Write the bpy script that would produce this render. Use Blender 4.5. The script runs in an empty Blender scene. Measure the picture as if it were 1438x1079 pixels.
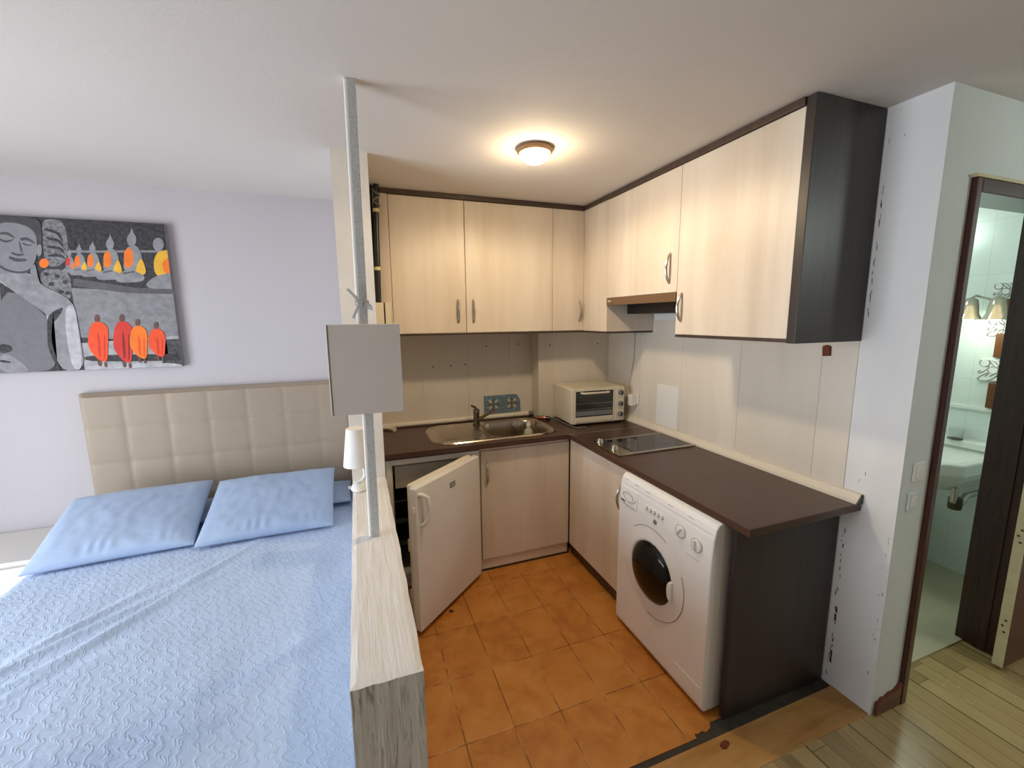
import bpy, bmesh, math, random
from mathutils import Vector, Matrix, noise
random.seed(4)
S = bpy.context.scene
COL = S.collection
PI = math.pi

# ---------------------------------------------------------------- materials
def srgb(h):
    def f(c): return c / 12.92 if c <= .04045 else ((c + .055) / 1.055) ** 2.4
    return tuple(f(int(h[i:i + 2], 16) / 255) for i in (0, 2, 4)) + (1,)

class N:
    """small node-tree builder"""
    def __init__(s, name):
        s.m = bpy.data.materials.new(name); s.m.use_nodes = True
        s.t = s.m.node_tree; s.b = s.t.nodes['Principled BSDF']
    def n(s, typ, **kw):
        o = s.t.nodes.new(typ)
        for k, v in kw.items():
            if k in o.inputs.keys(): o.inputs[k].default_value = v
            else: setattr(o, k, v)
        return o
    def l(s, a, b): s.t.links.new(a, b)
    def coord(s, scale=(1, 1, 1), rot=(0, 0, 0), loc=(0, 0, 0)):
        g = s.n('ShaderNodeNewGeometry'); m = s.n('ShaderNodeMapping')
        m.inputs['Scale'].default_value = scale; m.inputs['Rotation'].default_value = rot; m.inputs['Location'].default_value = loc
        s.l(g.outputs['Position'], m.inputs['Vector']); return m.outputs['Vector']
    def noise(s, vec, scale=5, detail=4, rough=.55, dist=0):
        o = s.n('ShaderNodeTexNoise'); o.inputs['Scale'].default_value = scale; o.inputs['Detail'].default_value = detail
        o.inputs['Roughness'].default_value = rough; o.inputs['Distortion'].default_value = dist
        s.l(vec, o.inputs['Vector']); return o.outputs['Fac']
    def ramp(s, fac, stops, interp='LINEAR'):
        r = s.n('ShaderNodeValToRGB'); r.color_ramp.interpolation = interp; e = r.color_ramp.elements
        while len(e) > 1: e.remove(e[-1])
        e[0].position = stops[0][0]; e[0].color = stops[0][1]
        for p, c in stops[1:]:
            q = e.new(p); q.color = c
        s.l(fac, r.inputs['Fac']); return r.outputs['Color']
    def mix(s, fac, a, b, mode='MIX'):
        o = s.n('ShaderNodeMix'); o.data_type = 'RGBA'; o.blend_type = mode
        for k, v in ((0, fac), (6, a), (7, b)):
            if hasattr(v, 'is_output'): s.l(v, o.inputs[k])
            else: o.inputs[k].default_value = v
        return o.outputs[2]
    def math(s, op, a, b=0.0):
        o = s.n('ShaderNodeMath'); o.operation = op
        for k, v in ((0, a), (1, b)):
            if hasattr(v, 'is_output'): s.l(v, o.inputs[k])
            else: o.inputs[k].default_value = v
        return o.outputs[0]
    def bump(s, h, strength=.3, dist=.01):
        o = s.n('ShaderNodeBump'); o.inputs['Strength'].default_value = strength; o.inputs['Distance'].default_value = dist
        s.l(h, o.inputs['Height']); s.l(o.outputs['Normal'], s.b.inputs['Normal'])
    def base(s, c):
        if hasattr(c, 'is_output'): s.l(c, s.b.inputs['Base Color'])
        else: s.b.inputs['Base Color'].default_value = c
    def set(s, **kw):
        for k, v in kw.items(): s.b.inputs[k.replace('_', ' ')].default_value = v
        return s

def plain(name, col, rough=.5, metal=0, var=.06, nscale=6, bump=0, bscale=200, **kw):
    a = N(name); c = srgb(col)
    v = a.noise(a.coord(), nscale, 4)
    d = tuple(x * (1 - var) for x in c[:3]) + (1,); u = tuple(min(1, x * (1 + var)) for x in c[:3]) + (1,)
    a.base(a.ramp(v, [(.3, d), (.7, u)]))
    a.set(Roughness=rough, Metallic=metal, **kw)
    if bump: a.bump(a.noise(a.coord(), bscale, 2), bump, .002)
    return a.m

def washwood(name, cols, rough=.42, sx=6, gm=.12):
    """pale washed laminate, vertical grain"""
    a = N(name)
    f = a.noise(a.coord((sx, sx, .55)), 1, 5, .6, .3)
    g = a.noise(a.coord((90, 90, 2.2)), 1, 3, .6)
    big = a.noise(a.coord((2.2, 2.2, .5)), 1, 3)
    f2 = a.math('ADD', a.math('MULTIPLY', f, .75), a.math('MULTIPLY', big, .35))
    c = a.ramp(f2, [(.36, srgb(cols[0])), (.52, srgb(cols[1])), (.68, srgb(cols[2]))])
    c = a.mix(a.math('MULTIPLY', g, gm), c, srgb(cols[3]))
    a.base(c); a.set(Roughness=rough); a.bump(g, .06, .001)
    return a.m

def darkwood(name, c0, c1, rough=.35, scale=(40, 40, 1.2)):
    a = N(name); f = a.noise(a.coord(scale), 1, 5, .6)
    a.base(a.ramp(f, [(.35, srgb(c0)), (.7, srgb(c1))])); a.set(Roughness=rough); a.bump(f, .05, .001)
    return a.m

def emis(name, col, strength):
    a = N(name); a.base(srgb(col)); a.b.inputs['Emission Color'].default_value = srgb(col); a.b.inputs['Emission Strength'].default_value = strength
    return a.m

M = {}
def stucco(name, col, strength=.25, scale=120, var=.03):
    a = N(name); c = srgb(col); v = a.noise(a.coord(), 1.7, 4)
    a.base(a.ramp(v, [(.3, tuple(x * (1 - var) for x in c[:3]) + (1,)), (.7, c)])); a.set(Roughness=.85)
    h = a.math('ADD', a.noise(a.coord(), scale, 3), a.math('MULTIPLY', a.noise(a.coord(), scale * .2, 2), .8)); a.bump(h, strength, .004)
    return a.m
M['ceiling'] = stucco('ceiling paint', 'd2cdca', .13, 150)
M['wall'] = stucco('lavender white wall paint', 'c2bdc1', .12, 90)
M['wallwhite'] = stucco('white wall paint', 'd6d8d6', .12, 90)
M['wallgreen'] = stucco('greenish plaster', 'dbe3e2', .15, 70, .08)
M['pillar'] = None
def pillar_mat():
    a = N('old white gloss paint'); n1 = a.noise(a.coord((30, 30, 2.5)), 1, 6, .7); n2 = a.noise(a.coord((5, 5, 1.2)), 1, 4)
    c = a.ramp(n2, [(.3, srgb('dcdedf')), (.7, srgb('e8e9e9'))])
    chip = a.ramp(n1, [(.74, (0, 0, 0, 1)), (.76, (1, 1, 1, 1))])
    a.base(a.mix(chip, c, srgb('6f6a62'))); a.set(Roughness=.5); a.bump(n1, .12, .003); return a.m
M['pillar'] = pillar_mat()
def rough_white():
    a = N('thickly painted white rough timber')
    n1 = a.noise(a.coord((55, 4.5, 26)), 1, 5, .62, .9); n2 = a.noise(a.coord((18, 2, 6)), 1, 5)
    h = a.math('ADD', n1, a.math('MULTIPLY', n2, .8))
    c = a.ramp(n1, [(.3, srgb('dfdddb')), (.5, srgb('e6e4e2'))]); a.base(c); a.set(Roughness=.5); a.bump(h, .7, .006); return a.m
M['timber'] = rough_white()
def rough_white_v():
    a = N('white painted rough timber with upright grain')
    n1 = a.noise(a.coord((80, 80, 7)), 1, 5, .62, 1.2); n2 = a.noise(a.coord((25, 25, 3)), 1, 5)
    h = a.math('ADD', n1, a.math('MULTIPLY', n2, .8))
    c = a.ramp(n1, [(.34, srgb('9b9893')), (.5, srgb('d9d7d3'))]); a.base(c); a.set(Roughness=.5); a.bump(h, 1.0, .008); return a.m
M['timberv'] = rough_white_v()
M['postpaint'] = plain('white painted post', 'e0dad2', .55, var=.05, bump=.2, bscale=40)
def lace():
    a = N('grey speckled strip paper'); v = a.n('ShaderNodeTexVoronoi'); v.inputs['Scale'].default_value = 230
    a.l(a.coord((1, 1, .7)), v.inputs['Vector'])
    a.base(a.ramp(v.outputs['Distance'], [(.2, srgb('a3a8aa')), (.42, srgb('c6c9ca'))])); a.set(Roughness=.7); return a.m
M['lace'] = lace()
M['doorwood'] = washwood('pale washed wood laminate', ('c8b9a6', 'd6c9b8', 'dfd5c7', 'c0af9b'))
M['panelwood'] = washwood('pale washed wood splashback', ('d3cbbd', 'dad2c5', 'e0d9ce', 'cfc4b4'), .5, 4, .08)
M['dark'] = darkwood('dark wenge laminate', '2c2522', '38302c', .42)
M['darktrim'] = darkwood('dark brown edging', '3d2f26', '4c3b30', .4)
def worktop():
    a = N('dark brown worktop laminate'); f = a.noise(a.coord((8, 60, 60)), 1, 5); g = a.noise(a.coord(), 500, 2)
    c = a.ramp(f, [(.35, srgb('40291f')), (.7, srgb('4a3126'))]); a.base(a.mix(a.math('MULTIPLY', g, .2), c, srgb('5a4234')))
    a.set(Roughness=.34); a.bump(g, .04, .0006); return a.m
M['worktop'] = worktop()
M['white_metal'] = plain('white enamel', 'e9e9ea', .28, var=.015)
M['fridge_white'] = plain('white fridge enamel', 'dedad4', .32, var=.02)
M['cream_plastic'] = plain('cream plastic', 'dcd3bd', .4, var=.02)
M['white_plastic'] = plain('white plastic', 'e6e4e0', .4, var=.015)
M['chrome'] = plain('brushed steel', 'c4bfb6', .24, 1, .05, 60)
M['tapchrome'] = plain('worn dark chrome', '8f887c', .18, 1, .08, 60)
M['steel'] = plain('sink steel', 'c2b6a4', .2, 1, .06, 40)
M['black'] = plain('black plastic', '141312', .35)
M['fridge_in'] = plain('fridge cavity plastic', 'a7a39b', .6)
M['glassdark'] = plain('dark door glass', '0d0c0c', .12, 0, .02, **{'Specular_IOR_Level': .35})
M['hobglass'] = plain('black hob glass', '16120f', .05, 0, .02)
M['ovenglass'] = plain('oven window glass', '2d2f2d', .08, 0, .05)
M['greyprint'] = plain('grey print', '77787a', .5)
M['lightgreyprint'] = plain('pale grey print', 'b5b5b8', .5)
M['silver'] = plain('silver badge', '8d8c8a', .3, .8)
M['headboard'] = plain('beige leatherette', 'a0917f', .5, 0, .05, 3, .08, 300)
def pillow_m():
    a = N('blue cotton pillowcase'); n1 = a.noise(a.coord(), 9, 5, .6); c = srgb('8aa6cf')
    a.base(a.ramp(n1, [(.3, srgb('9bb0d0')), (.7, srgb('a3b8d6'))])); a.set(Roughness=.85)
    a.b.inputs['Sheen Weight'].default_value = .2
    h = a.math('ADD', a.math('MULTIPLY', a.noise(a.coord((1, 2.2, 1)), 16, 4, .6, .6), 1.0), a.math('MULTIPLY', a.noise(a.coord(), 700, 1), .05))
    a.bump(h, .18, .010); return a.m
M['pillow'] = pillow_m()
def quilt():
    a = N('blue quilted cotton'); g = a.coord((1, 1, 1), (0, 0, .5))
    sp = a.n('ShaderNodeSeparateXYZ'); a.l(g, sp.inputs[0])
    wob = a.math('ADD', a.noise(a.coord(), 7, 2), a.math('MULTIPLY', a.noise(a.coord(), 26, 2), 1.1))
    ph = a.math('MULTIPLY', a.math('SINE', a.math('MULTIPLY', sp.outputs[1], 2 * PI / .038)), .36)
    u = a.math('ADD', a.math('MULTIPLY', sp.outputs[0], 1 / .026), a.math('ADD', ph, a.math('MULTIPLY', wob, 1.1)))
    wv = a.math('SINE', a.math('MULTIPLY', u, 2 * PI))
    ridge = a.math('POWER', a.math('ABSOLUTE', wv), .6)
    brk = a.math('SINE', a.math('MULTIPLY', a.math('ADD', a.math('MULTIPLY', sp.outputs[1], 1 / .05), a.math('ADD', a.math('MULTIPLY', u, .5), a.math('MULTIPLY', a.noise(a.coord(), 30, 1), 1.6))), 2 * PI))
    br = a.math('MAXIMUM', a.math('ADD', a.math('MULTIPLY', brk, .8), .35), 0)
    h = a.math('MULTIPLY', ridge, br)
    big = a.noise(a.coord(), 4, 4)
    a.base(a.ramp(big, [(.3, srgb('a6bbd9')), (.7, srgb('afc3e0'))]))
    a.set(Roughness=.8); a.b.inputs['Sheen Weight'].default_value = .25
    a.bump(h, .36, .0045); return a.m
M['quilt'] = quilt()
M['sheet'] = plain('white mattress ticking', 'd8d6d2', .8)
def tiles():
    a = N('terracotta floor tiles')
    g = a.n('ShaderNodeNewGeometry'); sp = a.n('ShaderNodeSeparateXYZ'); a.l(g.outputs['Position'], sp.inputs[0])
    u = a.math('DIVIDE', a.math('ADD', sp.outputs[0], -.2955 + .1965 * 20), .1965); v = a.math('DIVIDE', a.math('ADD', sp.outputs[1], -1.35 + .3015 * 20), .3015)
    fu = a.math('FRACT', u); fv = a.math('FRACT', v)
    du = a.math('MULTIPLY', a.math('MINIMUM', fu, a.math('SUBTRACT', 1, fu)), .1965)
    dv = a.math('MULTIPLY', a.math('MINIMUM', fv, a.math('SUBTRACT', 1, fv)), .3015)
    d = a.math('MINIMUM', du, dv)
    cid = a.n('ShaderNodeCombineXYZ'); a.l(a.math('FLOOR', u), cid.inputs[0]); a.l(a.math('FLOOR', v), cid.inputs[1])
    wn = a.n('ShaderNodeTexWhiteNoise'); a.l(cid.outputs[0], wn.inputs['Vector'])
    n1 = a.noise(a.coord(), 9, 5, .6, .4); f = a.math('ADD', a.math('MULTIPLY', n1, .8), a.math('MULTIPLY', wn.outputs['Value'], .12))
    c = a.ramp(f, [(.3, srgb('aa6827')), (.48, srgb('bf7d36')), (.7, srgb('c98c47'))])
    grout = a.ramp(d, [(.0012, (1, 1, 1, 1)), (.0026, (0, 0, 0, 1))])
    gc = a.ramp(a.noise(a.coord(), 11, 3), [(.45, srgb('5a3212')), (.6, srgb('b98a52'))])
    a.base(a.mix(grout, c, gc)); a.set(Roughness=.36)
    a.bump(a.math('ADD', a.math('MULTIPLY', n1, .15), a.ramp(d, [(.001, (0, 0, 0, 1)), (.005, (1, 1, 1, 1))])), .25, .003)
    return a.m
M['tiles'] = tiles()
def parquet():
    a = N('varnished worn parquet')
    g = a.n('ShaderNodeNewGeometry'); sp = a.n('ShaderNodeSeparateXYZ'); a.l(g.outputs['Position'], sp.inputs[0])
    w = .0795
    u = a.math('DIVIDE', a.math('ADD', sp.outputs[0], 8 * .2385 * 4 - 1.715), w)
    iu = a.math('FLOOR', u); fu = a.math('FRACT', u)
    wn0 = a.n('ShaderNodeTexWhiteNoise'); wn0.noise_dimensions = '1D'; a.l(iu, wn0.inputs['W'])
    v = a.math('ADD', a.math('DIVIDE', sp.outputs[1], 1.4), a.math('MULTIPLY', wn0.outputs['Value'], 3))
    iv = a.math('FLOOR', v); fv = a.math('FRACT', v)
    cid = a.n('ShaderNodeCombineXYZ'); a.l(iu, cid.inputs[0]); a.l(iv, cid.inputs[1])
    wn = a.n('ShaderNodeTexWhiteNoise'); a.l(cid.outputs[0], wn.inputs['Vector'])
    du = a.math('MULTIPLY', a.math('MINIMUM', fu, a.math('SUBTRACT', 1, fu)), w)
    dv = a.math('MULTIPLY', a.math('MINIMUM', fv, a.math('SUBTRACT', 1, fv)), 1.4)
    d = a.math('MINIMUM', du, dv)
    gr = a.noise(a.coord((60, 4, 1)), 1, 6, .65, .6)
    f = a.math('ADD', a.math('MULTIPLY', gr, .6), a.math('MULTIPLY', wn.outputs['Value'], .38))
    c = a.ramp(f, [(.22, srgb('8f7750')), (.5, srgb('ae9665')), (.78, srgb('bfa777'))])
    seam = a.ramp(d, [(.0008, (1, 1, 1, 1)), (.0022, (0, 0, 0, 1))])
    # every third joint is an open dark gap
    u3 = a.math('FRACT', a.math('DIVIDE', u, 3)); d3 = a.math('MULTIPLY', a.math('MINIMUM', u3, a.math('SUBTRACT', 1, u3)), w * 3)
    gap = a.ramp(d3, [(.0018, (1, 1, 1, 1)), (.003, (0, 0, 0, 1))])
    scr = a.noise(a.coord((150, 9, 1)), 1, 3, .7); sc = a.ramp(scr, [(.68, (0, 0, 0, 1)), (.72, (1, 1, 1, 1))])
    c = a.mix(a.math('MULTIPLY', sc, .45), c, srgb('5b4a30'))
    c = a.mix(a.math('MULTIPLY', seam, .55), c, srgb('5d492f')); c = a.mix(gap, c, srgb('1d150e')); a.base(c)
    rr = a.ramp(a.noise(a.coord(), 5, 4), [(.35, (.12, .12, .12, 1)), (.7, (.3, .3, .3, 1))]); a.l(rr, a.b.inputs['Roughness'])
    a.bump(a.math('ADD', a.math('MULTIPLY', gr, .3), a.math('MULTIPLY', a.noise(a.coord((9, 5, 1)), 1, 2), .9)), .16, .006)
    a.b.inputs['Coat Weight'].default_value = .6; a.b.inputs['Coat Roughness'].default_value = .15
    return a.m
M['parquet'] = parquet()
def plank():
    a = N('tan vinyl threshold board'); f = a.noise(a.coord((5, 30, 1)), 1, 6, .6, .6); g = a.noise(a.coord((4, 6, 1)), 1, 3)
    c = a.ramp(a.math('ADD', a.math('MULTIPLY', f, .5), a.math('MULTIPLY', g, .5)), [(.35, srgb('9a6c34')), (.55, srgb('b48850')), (.7, srgb('bd9660'))])
    a.base(c); a.set(Roughness=.35); return a.m
M['plank'] = plank()
M['subfloor'] = plain('grimy bare screed', '3a332c', .8, 0, .3, 30)
M['bathfloor'] = plain('pale beige bathroom tiles', 'bdb79b', .3, 0, .08, 5)
def bathwall():
    a = N('white glazed wall tiles'); br = a.n('ShaderNodeTexBrick'); br.offset = 0
    mp = a.coord((1, 1, 1), (0, -PI / 2, 0)); a.l(mp, br.inputs['Vector'])
    br.inputs['Scale'].default_value = 1; br.inputs['Brick Width'].default_value = .3; br.inputs['Row Height'].default_value = .2; br.inputs['Mortar Size'].default_value = .0015
    br.inputs['Color1'].default_value = srgb('dfe9e4'); br.inputs['Color2'].default_value = srgb('dde7e2'); br.inputs['Mortar'].default_value = srgb('cdd8d3')
    a.base(br.outputs['Color']); a.set(Roughness=.2); return a.m
M['bathwall'] = bathwall()
M['frame'] = darkwood('dark red brown varnished frame', '3a1a10', '4b241a', .25)
M['jamb'] = darkwood('very dark brown varnish', '2c140c', '3d1e14', .22)
M['doorface'] = darkwood('red brown door veneer', '4a2216', '5c2d1e', .35)
M['cream_edge'] = plain('cream painted door edge', 'c9bd95', .5, 0, .08, 20)
M['basewood'] = darkwood('red brown skirting', '54281a', '6a3624', .4, (3, 3, 40))
M['ceramic'] = plain('white ceramic', 'e6e9e4', .1, 0, .01)
M['brass'] = plain('worn brass', 'b08d4a', .3, 1)
M['hinge'] = plain('tarnished hinge steel', '5a5043', .4, .9)
M['brownwood'] = darkwood('brown wood block', '5a3213', '79491f', .4)
M['shadefabric'] = plain('white lamp shade card', 'e9e6e2', .7)
M['boardgrey'] = plain('pale grey painted board', 'd3ccc6', .7, 0, .03, 4)
M['boardedge'] = plain('white board edge', 'e9e6e1', .7)
M['ribbon'] = plain('silver grey ribbon', 'b9bbbc', .5, .1)
M['night'] = plain('white lacquer', 'd9d6d0', .4, 0, .02)
def bluetile():
    a = N('blue glazed tile'); n1 = a.noise(a.coord(), 60, 4)
    a.base(a.ramp(n1, [(.35, srgb('5c7183')), (.65, srgb('7d93a3'))])); a.set(Roughness=.25); return a.m
M['bluetile'] = bluetile()
M['rosette'] = plain('cream glaze', 'd0c6a8', .3, 0, .2, 120)
M['rosette_dark'] = plain('brown glaze', '665f4c', .3, 0, .2, 120)
M['wire'] = plain('pale cable sheath', 'cfc8bb', .5)
M['wire_dark'] = plain('grey cable sheath', '6e675e', .5)
M['tape'] = plain('yellowed tape', 'cdbf92', .5)
M['speck'] = plain('dark wall plug', '3a2c20', .8)
M['rust'] = plain('rust brown wood chip', '6a2f12', .7, 0, .3, 90)
M['mirror'] = plain('mirror silvering', 'd5e2dc', .03, 1, .0)
M['copper'] = plain('copper tube', 'b87a55', .25, 1)
M['aluminium'] = plain('aluminium strip', 'b9b4ab', .32, 1)
M['trimcream'] = plain('pale worktop upstand', 'e2d9c8', .4, 0, .04)
M['lamp_glow'] = emis('lit lamp glass', 'ffe3b0', 45)
M['bath_glow'] = emis('lit bulb', 'ffe4b0', 9)
a = N('clear glass'); a.base((.95, .97, .96, 1)); a.set(Roughness=.03, IOR=1.3); a.b.inputs['Transmission Weight'].default_value = .9; M['clear'] = a.m
a = N('milky bottle plastic'); a.base(srgb('dcd8cc')); a.set(Roughness=.15); a.b.inputs['Transmission Weight'].default_value = .35; M['milky'] = a.m
a = N('mercury glass'); a.base(srgb('c9c6b8')); a.set(Roughness=.12, Metallic=.25); a.b.inputs['Transmission Weight'].default_value = .4; M['mercury'] = a.m
a = N('window glass'); tr = a.n('ShaderNodeBsdfTransparent'); gl = a.n('ShaderNodeBsdfGlossy'); mx = a.n('ShaderNodeMixShader'); mx.inputs[0].default_value = .06; gl.inputs['Roughness'].default_value = .02
a.l(tr.outputs[0], mx.inputs[1]); a.l(gl.outputs[0], mx.inputs[2]); a.l(mx.outputs[0], a.t.nodes['Material Output'].inputs[0]); M['pane'] = a.m
for nm, c in dict(bg='3a383b', stone='87868a', stone_dark='5b5a5e', ground='a5a4a8', shrub='4a494b', dark='39383b', pale='b5b4b8', orn='77767a', statue='8c8b90', robe='727176', face='85848a', facedark='4c4b50', hairs='48474a', skin='6a4a44', orange='f27a24', orangered='ee5327', red='d23a30', darkred='8e2320', yellow='e8b23a').items():
    M['art_' + nm] = plain('print ' + nm, c, .75, 0, .55 if nm in ('bg', 'shrub', 'orn', 'dark') else .22 if nm not in ('orange', 'orangered', 'red', 'darkred', 'yellow', 'robe', 'face') else .08, 28 if nm not in ('bg', 'shrub', 'orn', 'dark') else 70)

# ---------------------------------------------------------------- mesh helpers
def BM(): return bmesh.new()
def box(bm, x0, x1, y0, y1, z0, z1, mi=0):
    vs = [bm.verts.new((x, y, z)) for x in (x0, x1) for y in (y0, y1) for z in (z0, z1)]
    for f in ((0, 1, 3, 2), (4, 6, 7, 5), (0, 4, 5, 1), (2, 3, 7, 6), (0, 2, 6, 4), (1, 5, 7, 3)):
        q = bm.faces.new([vs[i] for i in f]); q.material_index = mi
    return bm
def prism(bm, pts, fn, d0, d1, mi=0):
    """extrude a 2-D outline; fn(u, v, d) -> xyz"""
    a = [bm.verts.new(fn(u, v, d0)) for u, v in pts]; b = [bm.verts.new(fn(u, v, d1)) for u, v in pts]
    n = len(pts)
    for f in [a[::-1], b] + [[a[i], a[(i + 1) % n], b[(i + 1) % n], b[i]] for i in range(n)]:
        q = bm.faces.new(f); q.material_index = mi
    return bm
FX = lambda u, v, d: (d, u, v)      # outline in y,z
FY = lambda u, v, d: (u, d, v)      # outline in x,z
FZ = lambda u, v, d: (u, v, d)      # outline in x,y
def circ(cx, cy, r, n=24, ry=None, a0=0): return [(cx + r * math.cos(a0 + 2 * PI * i / n), cy + (ry or r) * math.sin(a0 + 2 * PI * i / n)) for i in range(n)]
def rrect(x0, x1, y0, y1, r, n=6):
    o = []
    for cx, cy, a in ((x1 - r, y1 - r, 0), (x0 + r, y1 - r, PI / 2), (x0 + r, y0 + r, PI), (x1 - r, y0 + r, 1.5 * PI)):
        for i in range(n + 1): o.append((cx + r * math.cos(a + PI / 2 * i / n), cy + r * math.sin(a + PI / 2 * i / n)))
    return o
def tube(bm, pts, r, seg=10, cap=True, mi=0):
    pts = [Vector(p) for p in pts]; rings = []; rr = r if isinstance(r, (list, tuple)) else [r] * len(pts)
    t0 = (pts[1] - pts[0]).normalized(); up = Vector((0, 0, 1)) if abs(t0.z) < .9 else Vector((1, 0, 0))
    x = t0.cross(up).normalized()
    for i, p in enumerate(pts):
        t = ((pts[min(i + 1, len(pts) - 1)] - pts[max(i - 1, 0)])).normalized()
        x = (x - t * x.dot(t)).normalized(); y = t.cross(x)
        rings.append([bm.verts.new(p + (x * math.cos(2 * PI * k / seg) + y * math.sin(2 * PI * k / seg)) * rr[i]) for k in range(seg)])
    for a, b in zip(rings, rings[1:]):
        for k in range(seg): bm.faces.new((a[k], a[(k + 1) % seg], b[(k + 1) % seg], b[k])).material_index = mi
    if cap: bm.faces.new(rings[0][::-1]).material_index = mi; bm.faces.new(rings[-1]).material_index = mi
    return bm
def lathe(bm, prof, c, axis='z', seg=32, mi=0):
    """prof: (radius, height) pairs along the axis from c"""
    rings = []
    for r, h in prof:
        ring = []
        for k in range(seg):
            u, v = r * math.cos(2 * PI * k / seg), r * math.sin(2 * PI * k / seg)
            p = {'z': (u, v, h), 'x': (h, u, v), 'y': (u, h, v)}[axis]
            ring.append(bm.verts.new((c[0] + p[0], c[1] + p[1], c[2] + p[2])))
        rings.append(ring)
    for a, b in zip(rings, rings[1:]):
        for k in range(seg):
            bm.faces.new((a[k], a[(k + 1) % seg], b[(k + 1) % seg], b[k])).material_index = mi
    if prof[0][0] > 1e-6: bm.faces.new(rings[0][::-1]).material_index = mi
    if prof[-1][0] > 1e-6: bm.faces.new(rings[-1]).material_index = mi
    return bm
def arc(p0, p1, bulge, n=10):
    """points of an arch from p0 to p1 that swells along the vector bulge"""
    p0, p1, b = Vector(p0), Vector(p1), Vector(bulge)
    return [p0.lerp(p1, i / n) + b * math.sin(PI * i / n) ** .7 for i in range(n + 1)]
def rotz(bm, ang, c): bmesh.ops.rotate(bm, verts=bm.verts[:], cent=c, matrix=Matrix.Rotation(ang, 3, 'Z')); return bm
def rot(bm, ang, c, ax): bmesh.ops.rotate(bm, verts=bm.verts[:], cent=c, matrix=Matrix.Rotation(ang, 3, ax)); return bm

WORLD = {}
def E(name, loc, label, cat, group=None):
    o = bpy.data.objects.new(name, None); o.empty_display_size = .05; COL.objects.link(o); o.location = loc
    WORLD[o.name] = Vector(loc); o['label'] = label; o['category'] = cat
    if group: o['group'] = group
    return o
def P(name, bm, mat, parent=None, bevel=0, smooth=False, label=None, cat=None, kind=None, group=None, seg=2):
    """link bm (world coordinates) as one mesh object"""
    bmesh.ops.remove_doubles(bm, verts=bm.verts[:], dist=1e-6)
    bmesh.ops.recalc_face_normals(bm, faces=bm.faces[:])
    if parent is not None: org = WORLD[parent.name]
    else:
        xs = [v.co.x for v in bm.verts]; ys = [v.co.y for v in bm.verts]; zs = [v.co.z for v in bm.verts]
        org = Vector(((min(xs) + max(xs)) / 2, (min(ys) + max(ys)) / 2, min(zs)))
    bmesh.ops.translate(bm, verts=bm.verts[:], vec=-org)
    me = bpy.data.meshes.new(name); bm.to_mesh(me); bm.free()
    for m in (mat if isinstance(mat, (list, tuple)) else [mat]): me.materials.append(M[m] if isinstance(m, str) else m)
    if smooth:
        for p in me.polygons: p.use_smooth = True
    o = bpy.data.objects.new(name, me); COL.objects.link(o)
    if parent is not None: o.parent = parent; WORLD[o.name] = org
    else: o.location = org; WORLD[o.name] = org
    if bevel:
        b = o.modifiers.new('bevel', 'BEVEL'); b.width = bevel; b.segments = seg; b.limit_method = 'ANGLE'; b.angle_limit = .6; b.harden_normals = False
    if smooth:
        try: me.set_sharp_from_angle(angle=.7)
        except Exception: pass
    if label: o['label'] = label
    if cat: o['category'] = cat
    if kind: o['kind'] = kind
    if group: o['group'] = group
    return o
def B(*a): return box(BM(), *a)
def struct(name, bm, mat, label, cat, **kw): return P(name, bm, mat, label=label, cat=cat, kind='structure', **kw)
POW = dict(win=122, lamp=26, bath=.8, bathc=12, hall=22, world=.5, exp=0)
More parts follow.
